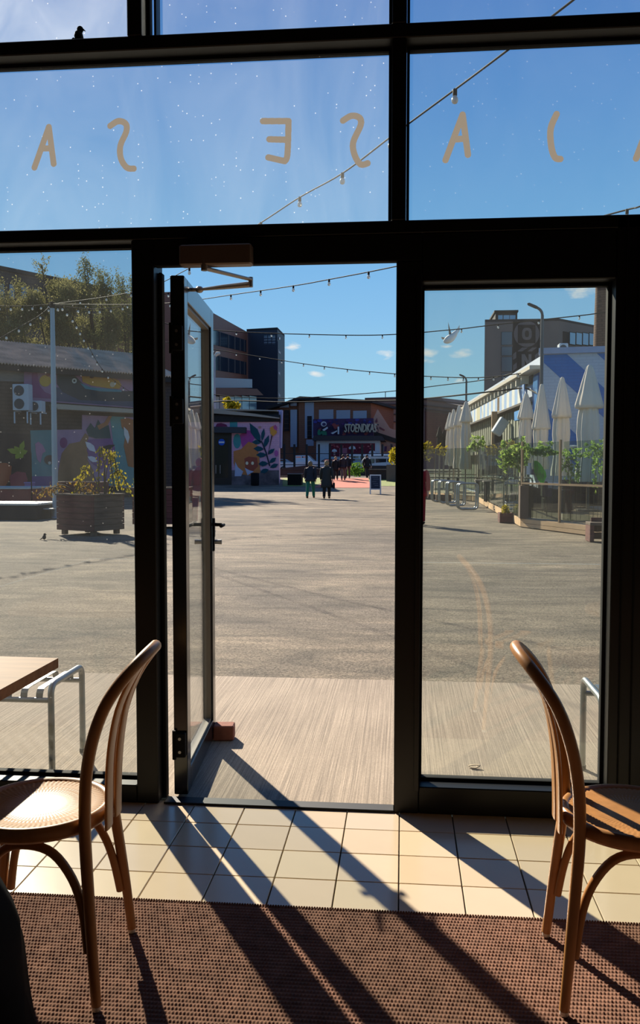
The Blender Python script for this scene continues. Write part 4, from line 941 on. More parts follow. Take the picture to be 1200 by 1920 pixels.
# curved white lamp beside the open door's edge
lp = at(404, 760, 66); root = empty('street_lamp', (lp.x, 66, gz(66))); zl_ = at(404, 668, 66).z-gz(66)
b = MB(); b.tube(round_path([(-.05, 0, 0), (-.05, 0, zl_), (.25, 0, zl_+.25)], .3), .07, 10); b.build('pole', C(140, 150, 160), root); b = MB(); b.tube([(.0, 0, zl_+.02), (.15, 0, zl_+.2), (.38, 0, zl_+.24)], [.10, .16, .10], 10); b.build('lamp_head', C(190, 186, 176), root); tag(root, 'pale curved street lamp showing beside the open door edge', 'lamp')
# red brick works with pale panels
BY = 108.0; WB = Wall(at(500, 850, BY), at(700, 850, BY-3)); works = empty('brick_works')
redb = mat('red_brick', (134, 88, 68), rough=.9, brick=(.7, .25, .02, .2)); pale = mat('pale_panel', (150, 158, 176), rough=.5)
b = MB(); WB.block(b, WB.uof(560, 850), WB.uof(695, 850), 0, WB.px(620, 752).z, 12); b.build('wall', redb, works)
b = MB(); WB.poly(b, [(500, 762), (525, 758), (560, 746), (562, 905), (500, 905)], -.6, 8); b.build('side_wing', redb, works)
b = MB(); WB.poly(b, [(498, 762), (530, 755), (562, 743), (698, 750), (698, 755), (562, 749), (520, 762), (498, 768)], 1.0, 13); b.build('roof', mat('roof_felt', (36, 34, 36)), works)
for (x0, y0, x1, y1) in ((571.6, 752, 588.4, 822), (574, 824, 588, 836), (598, 768, 625, 800), (630.6, 769, 656.5, 800), (662, 770, 687.5, 800)):
    b = MB(); WB.rect(b, x0, y0, x1, y1, .08, .2); b.build('pale_panel', pale, works)
for (x0, y0, x1, y1) in ((525, 768, 529, 838), (544.5, 768, 556.5, 838), (524, 757, 541, 764), (544.5, 753, 556, 761)):
    b = MB(); WB.rect(b, x0, y0, x1, y1, .0, .2); b.build('pale_panel', pale, works)
for (x0, y0, x1, y1) in ((533, 769, 541, 808), (576, 780, 584, 822)):
    b = MB(); WB.rect(b, x0, y0, x1, y1, .22, .2); f = b.build('window', C(40, 34, 36), works)
    for k in range(4): b = MB(); WB.rect(b, x0, y0+(y1-y0)*(k+.9)/4.5, x1, y0+(y1-y0)*(k+.98)/4.5, .3, .1); b.build('glazing_bar', C(90, 72, 64), f)
tag(works, 'red brick works hall with pale wall panels beyond the car park', 'building')
# graffiti shed
GY_ = 97.0; WG = Wall(at(560, 850, GY_), at(740, 850, GY_)); gs = empty('graffiti_shed')
b = MB(); WG.poly(b, [(593, 824), (712, 824), (712, 892), (593, 892)], 0, 6); b.build('wall', C(168, 176, 190), gs)
b = MB(); WG.poly(b, [(588, 817), (716, 817), (722, 826), (586, 826)], .8, 7); b.build('roof', C(52, 48, 52), gs)
b = MB(); WG.poly(b, [(587, 786), (700, 784), (700, 817), (587, 817)], -3.0, 2); gw = b.build('painted_upper_wall', C(64, 44, 76), gs)
rg = random.Random(5)
def blobp(cx, cy_, r, n=8): return [(cx+r*rg.uniform(.5, 1.2)*math.cos(2*PI*k/n), cy_+r*rg.uniform(.4, .9)*math.sin(2*PI*k/n)) for k in range(n)]
def splash(cols, n, x0, x1, y0, y1, r, out):
    for c in cols:
        b = MB()
        for _ in range(n): WG.poly(b, blobp(rg.uniform(x0, x1), rg.uniform(y0, y1), rg.uniform(r*.6, r)), out+rg.uniform(0, .1), .02)
        o = b.build('painted_patches', C(*c), gs); o['kind'] = 'stuff'
splash([(58, 58, 130), (70, 40, 90), (40, 40, 90)], 10, 590, 695, 786, 796, 5, -2.9)
splash([(130, 60, 60), (60, 34, 54), (30, 30, 50)], 10, 595, 690, 796, 815, 5, -2.75)
splash([(44, 110, 84)], 6, 592, 612, 808, 815, 6, -2.6)
paint(WG, gs, 'painted_disc', ell(607, 795, 5.5, 5), -2.45, (180, 180, 190)); paint(WG, gs, 'painted_disc', ell(607.5, 795.5, 3.5, 3), -2.4, (54, 46, 84))
for pts in ([(604, 806), (614, 800), (615, 803), (608, 808)], [(620, 812), (632, 807), (632, 809), (624, 814)], [(633, 800), (636, 800), (636, 814), (633, 814)]): paint(WG, gs, 'painted_stroke', pts, -2.35, (186, 186, 192))
gl1 = wall_text(WG, gs, 'STOENDKAS', 645, 810, 17, C(176, 168, 150), name='graffiti_lettering', shear=.1, out=-2.2, sx=.47)
gl2 = wall_text(WG, gs, 'STOENDKAS', 645.6, 810.6, 17, C(176, 168, 150), name='graffiti_lettering', shear=.25, out=-2.25, sx=.47)
gl3 = wall_text(WG, gs, 'STOENDKAS', 644, 812, 18.5, C(60, 50, 60), name='graffiti_outline', shear=.1, out=-2.4, sx=.475)
paint(WG, gs, 'red_mural', [(617, 831), (703, 831), (703, 856), (617, 856)], .06, (96, 30, 48), .05)
splash([(150, 60, 74), (60, 20, 36), (170, 100, 104)], 9, 620, 700, 833, 846, 2.4, .1)
for (x, y, r) in ((627, 846, 5), (660.5, 841, 6.5), (698, 850, 7)):
    paint(WG, gs, 'painted_cap', [(x-r, y+1), (x-r*.8, y-r*.5), (x, y-r*.9), (x+r*.8, y-r*.5), (x+r, y+1)], .2, (186, 188, 198)); paint(WG, gs, 'painted_stem', [(x-r*.4, y+1), (x+r*.4, y+1), (x+r*.3, y+8), (x-r*.3, y+8)], .2, (160, 120, 120))
paint(WG, gs, 'painted_block', [(636, 840), (651, 840), (651, 856), (636, 856)], .18, (142, 84, 100))
tag(gs, 'pale shed with a dark roof, a red mural and graffiti above it', 'building')
gb_ = empty('painted_gable'); b = MB(); WP = Wall(at(690, 850, 103.7), at(760, 850, 103.6)); WP.poly(b, [(694, 890), (694, 797), (708, 767), (731, 803), (760, 812), (760, 890)], 0, 1.1); b.build('wall', C(178, 138, 122), gb_)
for pts in ([(703, 790), (707, 783), (708, 791), (705, 793)], [(712, 800), (722, 806), (720, 808), (711, 803)], [(698, 804), (708, 802), (708, 804), (698, 806)]): paint(WP, gb_, 'painted_stroke', pts, .08, (120, 70, 74))
b = MB(); WP.poly(b, [(692, 810), (700, 808), (760, 828), (760, 836), (692, 816)], .3, 1.3); b.build('roof', C(52, 46, 44), gb_)
splash_w = None
for k in range(8):
    b = MB(); WP.poly(b, [(708+k*4.4, 836+rg.uniform(-3, 3)), (712+k*4.4, 834+rg.uniform(-3, 3)), (711+k*4.4, 846), (707.5+k*4.4, 847)], .1, .03); b.build('painted_patch', C(*rg.choice([(150, 150, 170), (90, 60, 100), (170, 120, 110)])), gb_)
tag(gb_, 'pointed pink gable painted with dark strokes right of the graffiti shed', 'building')
fb = empty('concrete_hall'); WF = Wall(at(680, 850, 128), at(880, 850, 118)); cb = mat('grey_brown_render', (134, 118, 108), rough=.9, var=.15, scale=.5)
b = MB(); WF.poly(b, [(684, 746), (750, 744), (780, 747), (828, 746), (838, 756), (868, 761), (868, 880), (684, 880)], 0, 10); b.build('wall', cb, fb)
for (y, c) in ((746, (96, 84, 80)), (757, (88, 76, 72)), (764, (92, 80, 76)), (776, (70, 58, 56)), (790, (78, 62, 58))):
    b = MB(); WF.poly(b, [(684, y), (780, y), (868, y+10), (868, y+12), (780, y+2), (684, y+2)], .2, .2); b.build('band', C(*c), fb)
b = MB(); WF.poly(b, [(788, 770), (840, 776), (840, 840), (788, 840)], .25, .2); b.build('brick_infill', mat('brown_brick', (112, 80, 70), rough=.9, brick=(.8, .3, .02, .2)), fb)
b = MB(); WF.poly(b, [(793.5, 766), (795, 766), (795, 840), (793.5, 840)], .5, .15); b.build('downpipe', C(160, 156, 160), fb)
for x in (722, 841): b = MB(); WF.poly(b, [(x, 735 if x < 800 else 752), (x+.6, 735 if x < 800 else 752), (x+.6, 762), (x, 762)], -2, .1); b.build('mast', C(70, 74, 80), fb)
tag(fb, 'long grey brown hall across the back of the yard', 'building')

# fence posts, low timber terraces, red path and grass
fn = empty('mesh_fence', (0, 0, 0)); fY = 82.0
for i, px in enumerate((533, 552, 575, 598, 618.5, 640, 660, 679, 698, 717, 734)):
    c = at(px, 850, fY); z0 = gz(fY); zt_ = at(px, 833, fY).z; b = MB(); b.box(c.x-.10, c.x+.10, fY-.06, fY+.06, z0, zt_); b.build('post', C(34, 34, 38), fn)
for zt_ in (2.65, 1.6): a = at(520, 850, fY); c = at(745, 850, fY); b = MB(); b.box(a.x, c.x, fY-.03, fY+.03, zt_-.03, zt_+.03); b.build('rail', C(34, 34, 38), fn)
tag(fn, 'dark post fence running in front of the parked cars', 'fence')
def terrace(px0, px1, yt, yb, Y, label, depth=1.6):
    a = at(px0, yb, Y); c = at(px1, yb, Y); z1 = at((px0+px1)/2, yt, Y).z; z0 = gz(Y)-.05; root = empty('timber_terrace', ((a.x+c.x)/2, Y, z0)); w = c.x-a.x; h = z1-z0
    b = MB(); b.box(-w/2, w/2, 0, depth, 0, h*.86); b.build('body', darkw, root)
    n = 4
    for k in range(n): b = MB(); b.box(-w/2-.05, w/2+.05, -.05+k*depth/n, -.05+(k+.93)*depth/n, h*.86+.001, h); b.build('plank', darkw, root)
    tag(root, label, 'terrace', 'dark timber terraces by the red path')
terrace(524, 606, 879, 898, 68, 'long dark timber terrace left of the walkers at the back'); terrace(524, 600, 893, 906, 66, 'lower dark timber step behind the black cube', .8)
terrace(606, 694, 877, 895, 73, 'dark timber terrace behind the three oncoming walkers'); terrace(692, 760, 880, 905, 62, 'dark timber terrace behind the chalkboard sign', 1.4); terrace(694, 790, 873, 886, 75, 'farther dark timber terrace below the grey car')
root = empty('timber_terrace', at(560, 880, 69)); root.location.z = at(565, 879, 68).z; root.location.y = 68.2; root.location.x = at(560, 879, 68.2).x
b = MB(); b.prism([(-1.6, 0, 0), (1.3, 0, 0), (1.3, 0, .22), (.9, 0, .3), (-1.6, 0, .02)], (0, 1.3, 0)); b.build('ramp', darkw, root); tag(root, 'wedge shaped timber lounger on top of the left terrace', 'lounger')
def strip(name, pts, m, th=.012):
    P = []
    for x, y, Y in pts: q = at(x, y, Y); P.append(Vector((q.x, Y, gz(Y))))
    b = MB()
    # follow the terrain in slices
    (l0, r0, r1, l1) = P
    n = 8
    for i in range(n):
        a = l0.lerp(l1, i/n); bq = r0.lerp(r1, i/n); c2 = r0.lerp(r1, (i+1)/n); d2 = l0.lerp(l1, (i+1)/n)
        for q in (a, bq, c2, d2): q.z = gz(q.y)+.004
        b.add([a, bq, c2, d2], [(0, 1, 2, 3)])
    return struct(b.build(name, m))
lawn = mat('lawn', (120, 132, 62), rough=.95, var=.3, scale=3, bump=.4, bscale=30)
strip('ground_red_path', [(585, 913, 53), (697, 912, 53), (690, 895, 64), (628, 895, 64)], mat('red_paving', (176, 84, 60), rough=.85, var=.12, scale=2))
strip('lawn_left', [(530, 913, 54.5), (586, 913, 54.5), (627, 895, 64), (530, 895, 64)], lawn); strip('lawn_right', [(697, 912, 55), (760, 912, 55), (760, 895, 62), (690, 895, 62)], lawn)
c = at(552, 905, 55.5); root = empty('cube_seat', (c.x, 55.5, gz(55.5)-.02)); b = MB(); b.box(-.45, .45, 0, .9, 0, .72, bev=.02); b.build('body', blackm, root); b = MB(); b.box(-.47, .47, -.02, .92, .721, .78, bev=.02); b.build('top', C(110, 104, 100), root); tag(root, 'black cube seat on the grass beside the kiosk', 'seat')
# chalkboard sign
c = gp(704, 927); root = empty('sandwich_board', c, .06)
wf = C(196, 200, 206)
for s, d in ((1, 0), (-1, .5)):
    def L3(x, z): return Vector((x, d+s*z*.22, z))
    nv = Vector((0, .025, 0))
    b = MB(); w = .30
    for (x0, x1, z0, z1) in ((-w, -w+.06, .0, 1.04), (w-.06, w, .0, 1.04), (-w+.06, w-.06, .98, 1.04), (-w+.06, w-.06, .24, .30)): b.prism([L3(x0, z0), L3(x1, z0), L3(x1, z1), L3(x0, z1)], nv)
    f = b.build('frame', wf, root); b = MB(); b.prism([L3(-w+.06, .30), L3(w-.06, .30), L3(w-.06, .98), L3(-w+.06, .98)], nv*.6); bd_ = b.build('chalkboard', C(36, 46, 66), f)
b = MB()
for k, (z, x0, x1) in enumerate(((.88, -.16, .14), (.78, -.10, .18), (.66, -.18, .05), (.55, -.12, .15), (.45, -.05, .16))):
    n = 7
    for i in range(n):
        xa = x0+(x1-x0)*i/n; b.prism([Vector((xa, z*.22-.004, z)), Vector((xa+.026, z*.22-.004, z)), Vector((xa+.02, (z+.03)*.22-.004, z+.03)), Vector((xa+.004, (z+.03)*.22-.004, z+.03))], (0, -.003, 0))
b.build('chalk_writing', C(96, 106, 122), root)
tag(root, 'dark chalkboard A-frame sign with a pale frame standing on the asphalt', 'sign')
pot = empty('planter_box', at(738, 905, 60)); pot.location.z = gz(60)
b = MB(); b.box(-.5, .5, 0, .8, 0, 1.15); b.build('body', C(92, 82, 76), pot); lv = MB(); lv.leaves([(0, .4, 1.7, .35, .35, .65)], 160, .16, rnd); lv.build('foliage', gold, pot); tag(pot, 'tall planter with yellow foliage at the door opening right edge', 'planter')
bsh = empty('shrub', at(666, 885, 70)); bsh.location.z = gz(70); lv = MB(); lv.leaves([(0, 0, .55, .8, .6, .6)], 260, .16, rnd); lv.build('foliage', green, bsh); tag(bsh, 'small green shrub between the walkers and the red path', 'shrub')
bsh = empty('shrub', at(666, 865, 91)); bsh.location.z = gz(91); lv = MB(); lv.leaves([(0, 0, .7, .8, .6, .75)], 260, .13, rnd); lv.build('foliage', green, bsh); tag(bsh, 'light green bush against the red mural of the graffiti shed', 'shrub')

# cars
def car(px, Y, L, kind, rgb, rz, label, z=None):
    c = at(px, 880, Y); root = empty('car', (c.x, Y, gz(Y) if z is None else z), rz)
    body = mat('car_%02x%02x%02x' % rgb, rgb, rough=.25, spec=.6); gl_ = mat('car_glass', (30, 36, 44), rough=.06, spec=.9); w = .88; k = L/4.5
    prof = {'sedan': [(-2.25, .35), (-2.25, .80), (-2.05, .95), (-1.4, 1.0), (-.75, 1.42), (.55, 1.45), (1.2, 1.0), (2.0, .88), (2.25, .70), (2.25, .35)],
            'van': [(-2.25, .35), (-2.25, 1.1), (-2.1, 1.85), (-1.9, 1.95), (1.0, 1.95), (1.55, 1.25), (2.15, 1.05), (2.25, .8), (2.25, .35)],
            'pickup': [(-2.25, .45), (-2.25, 1.05), (-.55, 1.05), (-.5, 1.72), (.55, 1.74), (1.05, 1.15), (2.1, 1.02), (2.25, .85), (2.25, .45)]}[kind]
    b = MB(); n = len(prof); vs = []
    for y, sc in ((-w, .96), (-w*.94, 1), (w*.94, 1), (w, .96)):
        for x, zz_ in prof: vs.append((x*k*(.99 if sc < 1 else 1), y*(.86 if zz_ > 1.2 else 1), zz_*(.985 if sc < 1 else 1)))
    fs = [tuple(range(n)), tuple(range(4*n-1, 3*n-1, -1))]
    for r in range(3): fs += [(r*n+i, r*n+n+i, r*n+n+(i+1) % n, r*n+(i+1) % n) for i in range(n)]
    b.add(vs, fs); b.build('body', body, root)
    side = {'sedan': [[(-1.15, 1.02), (-.68, 1.35), (-.1, 1.37), (-.1, 1.02)], [(0, 1.02), (0, 1.37), (.5, 1.38), (1.0, 1.02)]], 'van': [[(-1.9, 1.25), (-1.9, 1.75), (-.9, 1.75), (-.9, 1.25)], [(-.8, 1.25), (-.8, 1.75), (.1, 1.75), (.1, 1.25)], [(.2, 1.25), (.2, 1.75), (.95, 1.75), (1.35, 1.25)]], 'pickup': [[(-.4, 1.15), (-.4, 1.62), (.0, 1.63), (.0, 1.15)], [(.08, 1.15), (.08, 1.63), (.5, 1.64), (.9, 1.15)]]}[kind]
    for pts in side:
        for s in (-1, 1): b = MB(); b.prism([(x*k, s*w*.87-(.0 if s > 0 else .03), z_) for x, z_ in pts], (0, .05, 0)); b.build('side_window', gl_, root)
    ws = {'sedan': ((.56, 1.42), (1.18, 1.02)), 'van': ((1.02, 1.92), (1.53, 1.28)), 'pickup': ((.57, 1.70), (1.03, 1.17))}[kind]
    (xa, za), (xb, zb) = ws; b = MB(); b.prism([(xa*k, -w*.72, za), (xb*k, -w*.8, zb), (xb*k, w*.8, zb), (xa*k, w*.72, za)], (.03, 0, .03)); b.build('windscreen', gl_, root)
    for x in (-1.4, 1.4):
        for y in (-w, w): b = MB(); b.tube([(x*k, y-.11*(1 if y > 0 else -1), .33), (x*k, y+.02*(1 if y > 0 else -1), .33)], .33, 16); b.tube([(x*k, y, .33), (x*k, y+.03*(1 if y > 0 else -1), .33)], .2, 12, mi=1); b.build('wheel', [rubber, alu], root)
    for y in (-.6, .6): b = MB(); b.box(2.2*k, 2.27*k, y-.16, y+.16, .70, .82); b.build('headlight', C(220, 220, 214), root)
    tag(root, label, 'car')
car(566, 86, 5.6, 'pickup', (206, 208, 212), 0.0, 'white pickup truck parked behind the fence at the left'); car(524, 93, 4.5, 'sedan', (150, 154, 160), PI, 'pale grey car half hidden by the kiosk corner')
car(620, 90, 4.3, 'sedan', (38, 38, 42), PI, 'black car parked between the walkers'); car(668, 84.5, 4.2, 'sedan', (104, 132, 156), PI, 'light blue car behind the shrub')
car(707, 80, 4.8, 'van', (166, 168, 170), PI, 'silver people carrier behind the man at the terrace', z=gz(80)-.35); car(735, 92, 4.8, 'van', (200, 204, 210), 0.0, 'white van at the right edge of the door opening'); car(690, 94, 4.8, 'van', (176, 186, 198), 0.0, 'pale van parked under the red mural')

# people ------------------------------------------------------------------
def person(loc, h, facing, label, coat, trouser, hair, coat_z=.45, stride=.18, hat=None, bag=None, arm=(.1, -.1), collar=None, shoe=(24, 22, 22), lean=0.0, skin=(206, 160, 134), width=1.0):
    root = empty('person', loc, facing); k = h/1.70
    V3 = lambda x, y, z: Vector((x*k*width, y*k+lean*z, z*k))
    hips = V3(0, 0, .90); legs = {}
    for s in (-1, 1): legs[s] = [V3(s*.09, 0, .88), V3(s*.095, stride*s*.55+.03, .47), V3(s*.10, stride*s*(.9), .09)]
    vs = [hips, V3(0, 0, 1.12), V3(0, .0, 1.32), V3(0, 0, 1.43), V3(0, .015, 1.55), V3(0, .01, 1.63)]; rad = [.13, .125, .13, .055, .085, .062]; ed = [(0, 1), (1, 2), (2, 3), (3, 4), (4, 5)]
    def chain(parent, pts, rs):
        i = parent
        for p_, r_ in zip(pts, rs): vs.append(p_); rad.append(r_); ed.append((i, len(vs)-1)); i = len(vs)-1
        return i
    for s in (-1, 1):
        e = chain(0, legs[s], (.085, .055, .036)); chain(e, [legs[s][2]+Vector((0, .10*k, -.055*k))], (.030,))
        y = arm[0 if s < 0 else 1]
        sh, el, wr = V3(s*.19, 0, 1.36), V3(s*.235, y*.5, 1.09), V3(s*.235, y+.06, .86)
        w_ = chain(2, [sh, el, wr], (.058, .042, .027)); pa = wr+Vector((0, .01, -.07))*k; pw = chain(w_, [pa], (.030,))
        for j in range(4): b0 = pa+Vector((0, (-.03+.02*j)*k, -.02*k)); chain(pw, [b0+Vector((0, 0, -.03))*k, b0+Vector((-s*.012, 0, -.065-.012*(j in (1, 2)))) * k], (.009, .007))
        chain(w_, [wr+Vector((-s*.01, .04, -.04))*k, wr+Vector((-s*.012, .055, -.085))*k], (.010, .008))
    me = bpy.data.meshes.new('body'); me.from_pydata([tuple(v) for v in vs], ed, []); o = bpy.data.objects.new('body', me); COL.objects.link(o); o.parent = root
    m = o.modifiers.new('skin', 'SKIN'); m.use_smooth_shade = True
    for d_, r_ in zip(me.skin_vertices[0].data, rad): d_.radius = (r_*k, r_*k)
    me.skin_vertices[0].data[0].use_root = True
    o.modifiers.new('sub', 'SUBSURF').levels = 1; me.materials.append(mat('skin_%02x%02x%02x' % skin, skin, rough=.6))
    # face
    b = MB(); 
    for s in (-1, 1): b.ball(V3(s*.032, .085, 1.595), .010*k)
    b.build('eye', C(50, 40, 36), root); b = MB(); b.tube([V3(0, .085, 1.59), V3(0, .112, 1.555), V3(0, .088, 1.55)], [.008*k, .014*k, .010*k], 6); b.build('nose', MATS['skin_%02x%02x%02x' % skin], root)
    # hair or hat
    b = MB(); b.ball(V3(0, -.02, 1.60), .108*k, .118*k, .125*k, 14); b.build('hair' if not hat else 'hat', C(*(hat or hair)), root)
    if hat: b = MB(); b.ball(V3(0, -.035, 1.555), .085*k, .085*k, .075*k, 12); b.build('hair', C(*hair), root)
    # trousers
    b = MB()
    for s in (-1, 1): b.tube(smoothpath([legs[s][0]+Vector((0, 0, .06*k)), legs[s][1], legs[s][2]+Vector((0, 0, .0))], 3), [.105*k, .10*k, .09*k, .078*k, .072*k, .066*k, .062*k], 10)
    b.ball(V3(0, 0, .92), .165*k*width, .13*k, .12*k, 12); b.build('trousers', C(*trouser), root)
    for s in (-1, 1): b = MB(); p_ = legs[s][2]; zf = max(.045*k, p_.z-.045*k); b.ball((p_.x, p_.y+.05*k, zf), .05*k, .13*k, .045*k, 10); b.build('shoe', C(*shoe), root)
    # coat
    b = MB(); rings = [(coat_z, .245, .185), (coat_z+.12, .235, .175), (.95, .185, .140), (1.12, .175, .132), (1.28, .195, .135), (1.37, .190, .115), (1.43, .10, .085), (1.48, .075, .08)]
    n = 18; vv = []; ff = []
    for z, rx, ry in rings:
        for i in range(n): a = 2*PI*i/n; f = 1+.03*math.sin(5*a)*(1.2-z); vv.append(V3(rx*f*math.cos(a), ry*f*math.sin(a), z))
    for r in range(len(rings)-1):
        for i in range(n): ff.append((r*n+i, r*n+(i+1) % n, (r+1)*n+(i+1) % n, (r+1)*n+i))
    ff.append(tuple(range(n-1, -1, -1))); b.add(vv, ff, 0, True)
    for s in (-1, 1):
        y = arm[0 if s < 0 else 1]; b.tube(smoothpath([V3(s*.16, 0, 1.375), V3(s*.205, y*.1, 1.30), V3(s*.238, y*.5, 1.09), V3(s*.238, y+.05, .885)], 3), [.07*k]*3+[.066*k]*3+[.058*k]*3+[.052*k], 10)
    b.build('coat', C(*coat), root)
    if collar: b = MB(); b.tube(arc(V3(0, 0, 1.465), .085*k, 0, 2*PI, 14, (1, 0, 0), (0, 1, 0)), .03*k, 8); b.build('scarf', C(*collar), root)
    if bag:
        b = MB(); c0 = V3(.285, arm[1]+.07, .62); b.box(c0.x-.05*k, c0.x+.05*k, c0.y-.16*k, c0.y+.16*k, c0.z-.16*k, c0.z+.10*k, bev=.02); bo = b.build('handbag', C(*bag), root)
        b = MB(); b.tube(arc(c0+Vector((0, 0, .09*k)), .09*k, 0, PI, 10, (0, 1, 0), (0, 0, 1)), .010*k, 6); b.build('bag_handle', C(*bag), bo)
    tag(root, label, 'person'); return root
c = gp(582, 934); person(c, 1.70, -.10, 'person in a dark jacket and green trousers walking away', (34, 38, 48), (34, 104, 84), (150, 128, 98), coat_z=.78, hat=(118, 98, 70), width=1.10, stride=.26)
c = gp(612.5, 935); person(c, 1.73, .05, 'person in a long dark coat walking away with a black handbag', (42, 46, 46), (28, 28, 32), (176, 152, 120), coat_z=.50, hat=(150, 124, 88), bag=(24, 24, 28), collar=(90, 84, 76), stride=.12, width=1.12)
def far_person(px, yb, Y, h, fac, label, **kw):
    c = at(px, yb, Y); return person((c.x, Y, gz(Y)+.005), h, fac, label, **kw)
far_person(629.5, 899, 61, 1.66, PI, 'fair haired person in black walking toward the camera on the red path', coat=(30, 30, 34), trouser=(34, 34, 40), hair=(176, 140, 108), coat_z=.72, shoe=(190, 180, 172))
far_person(643.5, 899, 61, 1.80, PI+.1, 'person in a dark printed sweater and grey trousers on the red path', coat=(48, 42, 46), trouser=(96, 84, 82), hair=(60, 46, 40), coat_z=.80)
far_person(652, 896, 63, 1.74, PI-.1, 'person in dark clothes half hidden behind the one in grey trousers', coat=(34, 34, 38), trouser=(70, 64, 66), hair=(44, 36, 34), coat_z=.80)
far_person(688, 892, 65, 1.72, PI+.5, 'person in a black jacket leaning by the dark timber terrace', coat=(28, 28, 30), trouser=(40, 38, 40), hair=(70, 60, 54), coat_z=.74, width=1.15)
c = gp(783, 984); person((c.x, c.y, .0), 1.68, -.2, 'person in a red jacket and red trousers half behind the middle door post', (150, 26, 34), (130, 24, 34), (90, 60, 44), coat_z=.74, hat=(150, 60, 50), width=1.15, stride=.10)

# ================================================================== YARD, RIGHT: striped hall
blue = (38, 96, 186); offw = (158, 170, 192)
cornr = at(1017, 800, 30.0); side_dir = Vector((-.042, 1, 0)).normalized()
WS = Wall((cornr.x, cornr.y), tuple((cornr+side_dir*24)[:2])); WBl = Wall((cornr.x, cornr.y), (cornr.x+9, cornr.y-1.3))
hall = empty('striped_hall'); zr = WBl.px(1030, 664).z
whiteb = mat('painted_white_brick', (176, 188, 206), rough=.7, brick=(.34, .105, .010, .14)); blueb = mat('painted_blue_brick', (16, 106, 182), rough=.65, brick=(.34, .105, .010, .18))
a, bq = WBl.o, WBl.o+WBl.u*9; c2 = bq+side_dir*22; d2 = a+side_dir*22
b = MB(); b.prism([(p.x, p.y, 0) for p in (a, bq, c2, d2)], (0, 0, zr)); b.build('wall', whiteb, hall)
for pts in ([(1018, 669), (1064, 665), (1145, 762), (1145, 800), (1125, 777), (1018, 690)], [(1120, 661), (1152, 657), (1152, 691)], [(1022, 742), (1038, 757), (1100, 830), (1160, 890), (1160, 930), (1095, 860), (1022, 790)], [(1118, 718), (1160, 758), (1160, 800), (1108, 745)]): pass
def diag(k0, k1):       # diagonal stripe between two 45 degree lines x = k + y
    return [(k0+0, 0), (k1, 0), (k1+6, -6), (k0+6, -6)]
def stripe(u_a, u_b):   # stripe entering at the roof between u_a and u_b and running down to the right
    z1, z0 = zr-.02, 0.05; d = (z1-z0)*1.05
    P = [(u_a, z1), (u_b, z1), (u_b+d, z0), (u_a+d, z0)]
    Q = []
    for i in range(4):                          # clip to u > .02
        (x0, y0), (x1, y1) = P[i], P[(i+1) % 4]
        if x0 >= .02: Q.append((x0, y0))
        if (x0 < .02) != (x1 < .02): t_ = (.02-x0)/(x1-x0); Q.append((.02, y0+(y1-y0)*t_))
    b = MB(); b.prism([tuple((WBl.o+WBl.u*x+WBl.n*.012).to_2d())+(y,) for x, y in Q], -WBl.n*.01); b.build('painted_stripe', blueb, hall)
ux = lambda px: WBl.uof(px, 664)
stripe(ux(1004), ux(1063)); stripe(ux(1119), ux(1172)); stripe(ux(1004)-2.55, ux(1004)-1.45)
b = MB(); WBl.block(b, -.15, 9.1, zr+.001, zr+.20, .5, .12); b.build('parapet', C(150, 166, 196), hall)
# lit side wall: gutter, soffit blocks, striped fascia, cladding
SL = 24.0
zg = 4.80
creamw = mat('cream_wall', (196, 190, 172), rough=.8)
b = MB(); WS.block(b, .3, SL, zg, zg+.13, .36, .40); b.build('gutter', mat('pale_gutter', (206, 196, 178), rough=.5), hall)
b = MB(); WS.block(b, 0, SL, 4.42, zg-.01, .3, .02); b.build('upper_wall', mat('upper_wall_paint', (150, 142, 128), rough=.8), hall)
bm_ = MB()
for k in range(20):
    b = MB(); WS.block(b, 1.6+k*1.1, 2.15+k*1.1, 4.46, 4.74, .1, .08); b.build('dark_panel', C(70, 66, 62), hall)
    b = MB(); WS.block(b, 2.32+k*1.1, 2.48+k*1.1, 4.50, zg-.02, .30, .32); b.build('bracket', creamw, hall)
stripew, stripeb = C(214, 214, 206), C(150, 178, 214)
k0 = 1.5
for k in range(34):
    u0 = k0+k*.62; 
    if u0+.62 > SL: break
    special = 8 <= k <= 8
    c_ = C(176, 150, 110) if k == 9 else (C(196, 190, 160) if k in (19, 20) else (stripew if k % 2 else stripeb))
    b = MB(); WS.block(b, u0, u0+.612, 3.78, 4.40, .04, .38); b.build('fascia_panel', c_, hall)
b = MB()
for r in range(3):
    for q in range(9): WS.block(b, k0+9*.62+.08+r*.17, k0+9*.62+.20+r*.17, 3.84+q*.06, 3.88+q*.06, .01, .39)
b.build('fascia_lettering', C(110, 84, 62), hall)
b = MB(); WS.block(b, 1.5, SL, 3.70, 3.78, .4, .40); b.build('soffit', C(80, 72, 66), hall)
clad = mat('grey_green_slat', (128, 132, 112), rough=.7)
for k in range(62): b = MB(); WS.block(b, 2.3+k*.35, 2.3+k*.35+.27, .25, 3.69, .06, .08+(.03 if k % 2 else 0)); b.build('slat', clad, hall)
b = MB(); WS.block(b, 2.2, SL, 2.05, 2.2, .3, .5); b.build('ledge', C(120, 116, 102), hall)
b = MB(); WS.block(b, .35, 1.35, 2.6, 4.7, .05, .06); fwin = b.build('window', C(40, 70, 120), hall); b = MB(); WS.block(b, .45, 1.25, 3.2, 4.6, .05, .10); b.build('pane', mat('hall_pane', (92, 140, 190), rough=.1), fwin)
b = MB(); WS.block(b, .25, 1.5, 3.10, 3.42, .6, .7); b.build('sign_box', C(58, 138, 200), hall); b = MB(); WS.block(b, .3, 1.5, 1.2, 3.08, .3, .3); b.build('door', C(26, 58, 110), hall)
tag(hall, 'brick hall painted in blue and white diagonal stripes with a striped fascia', 'building')
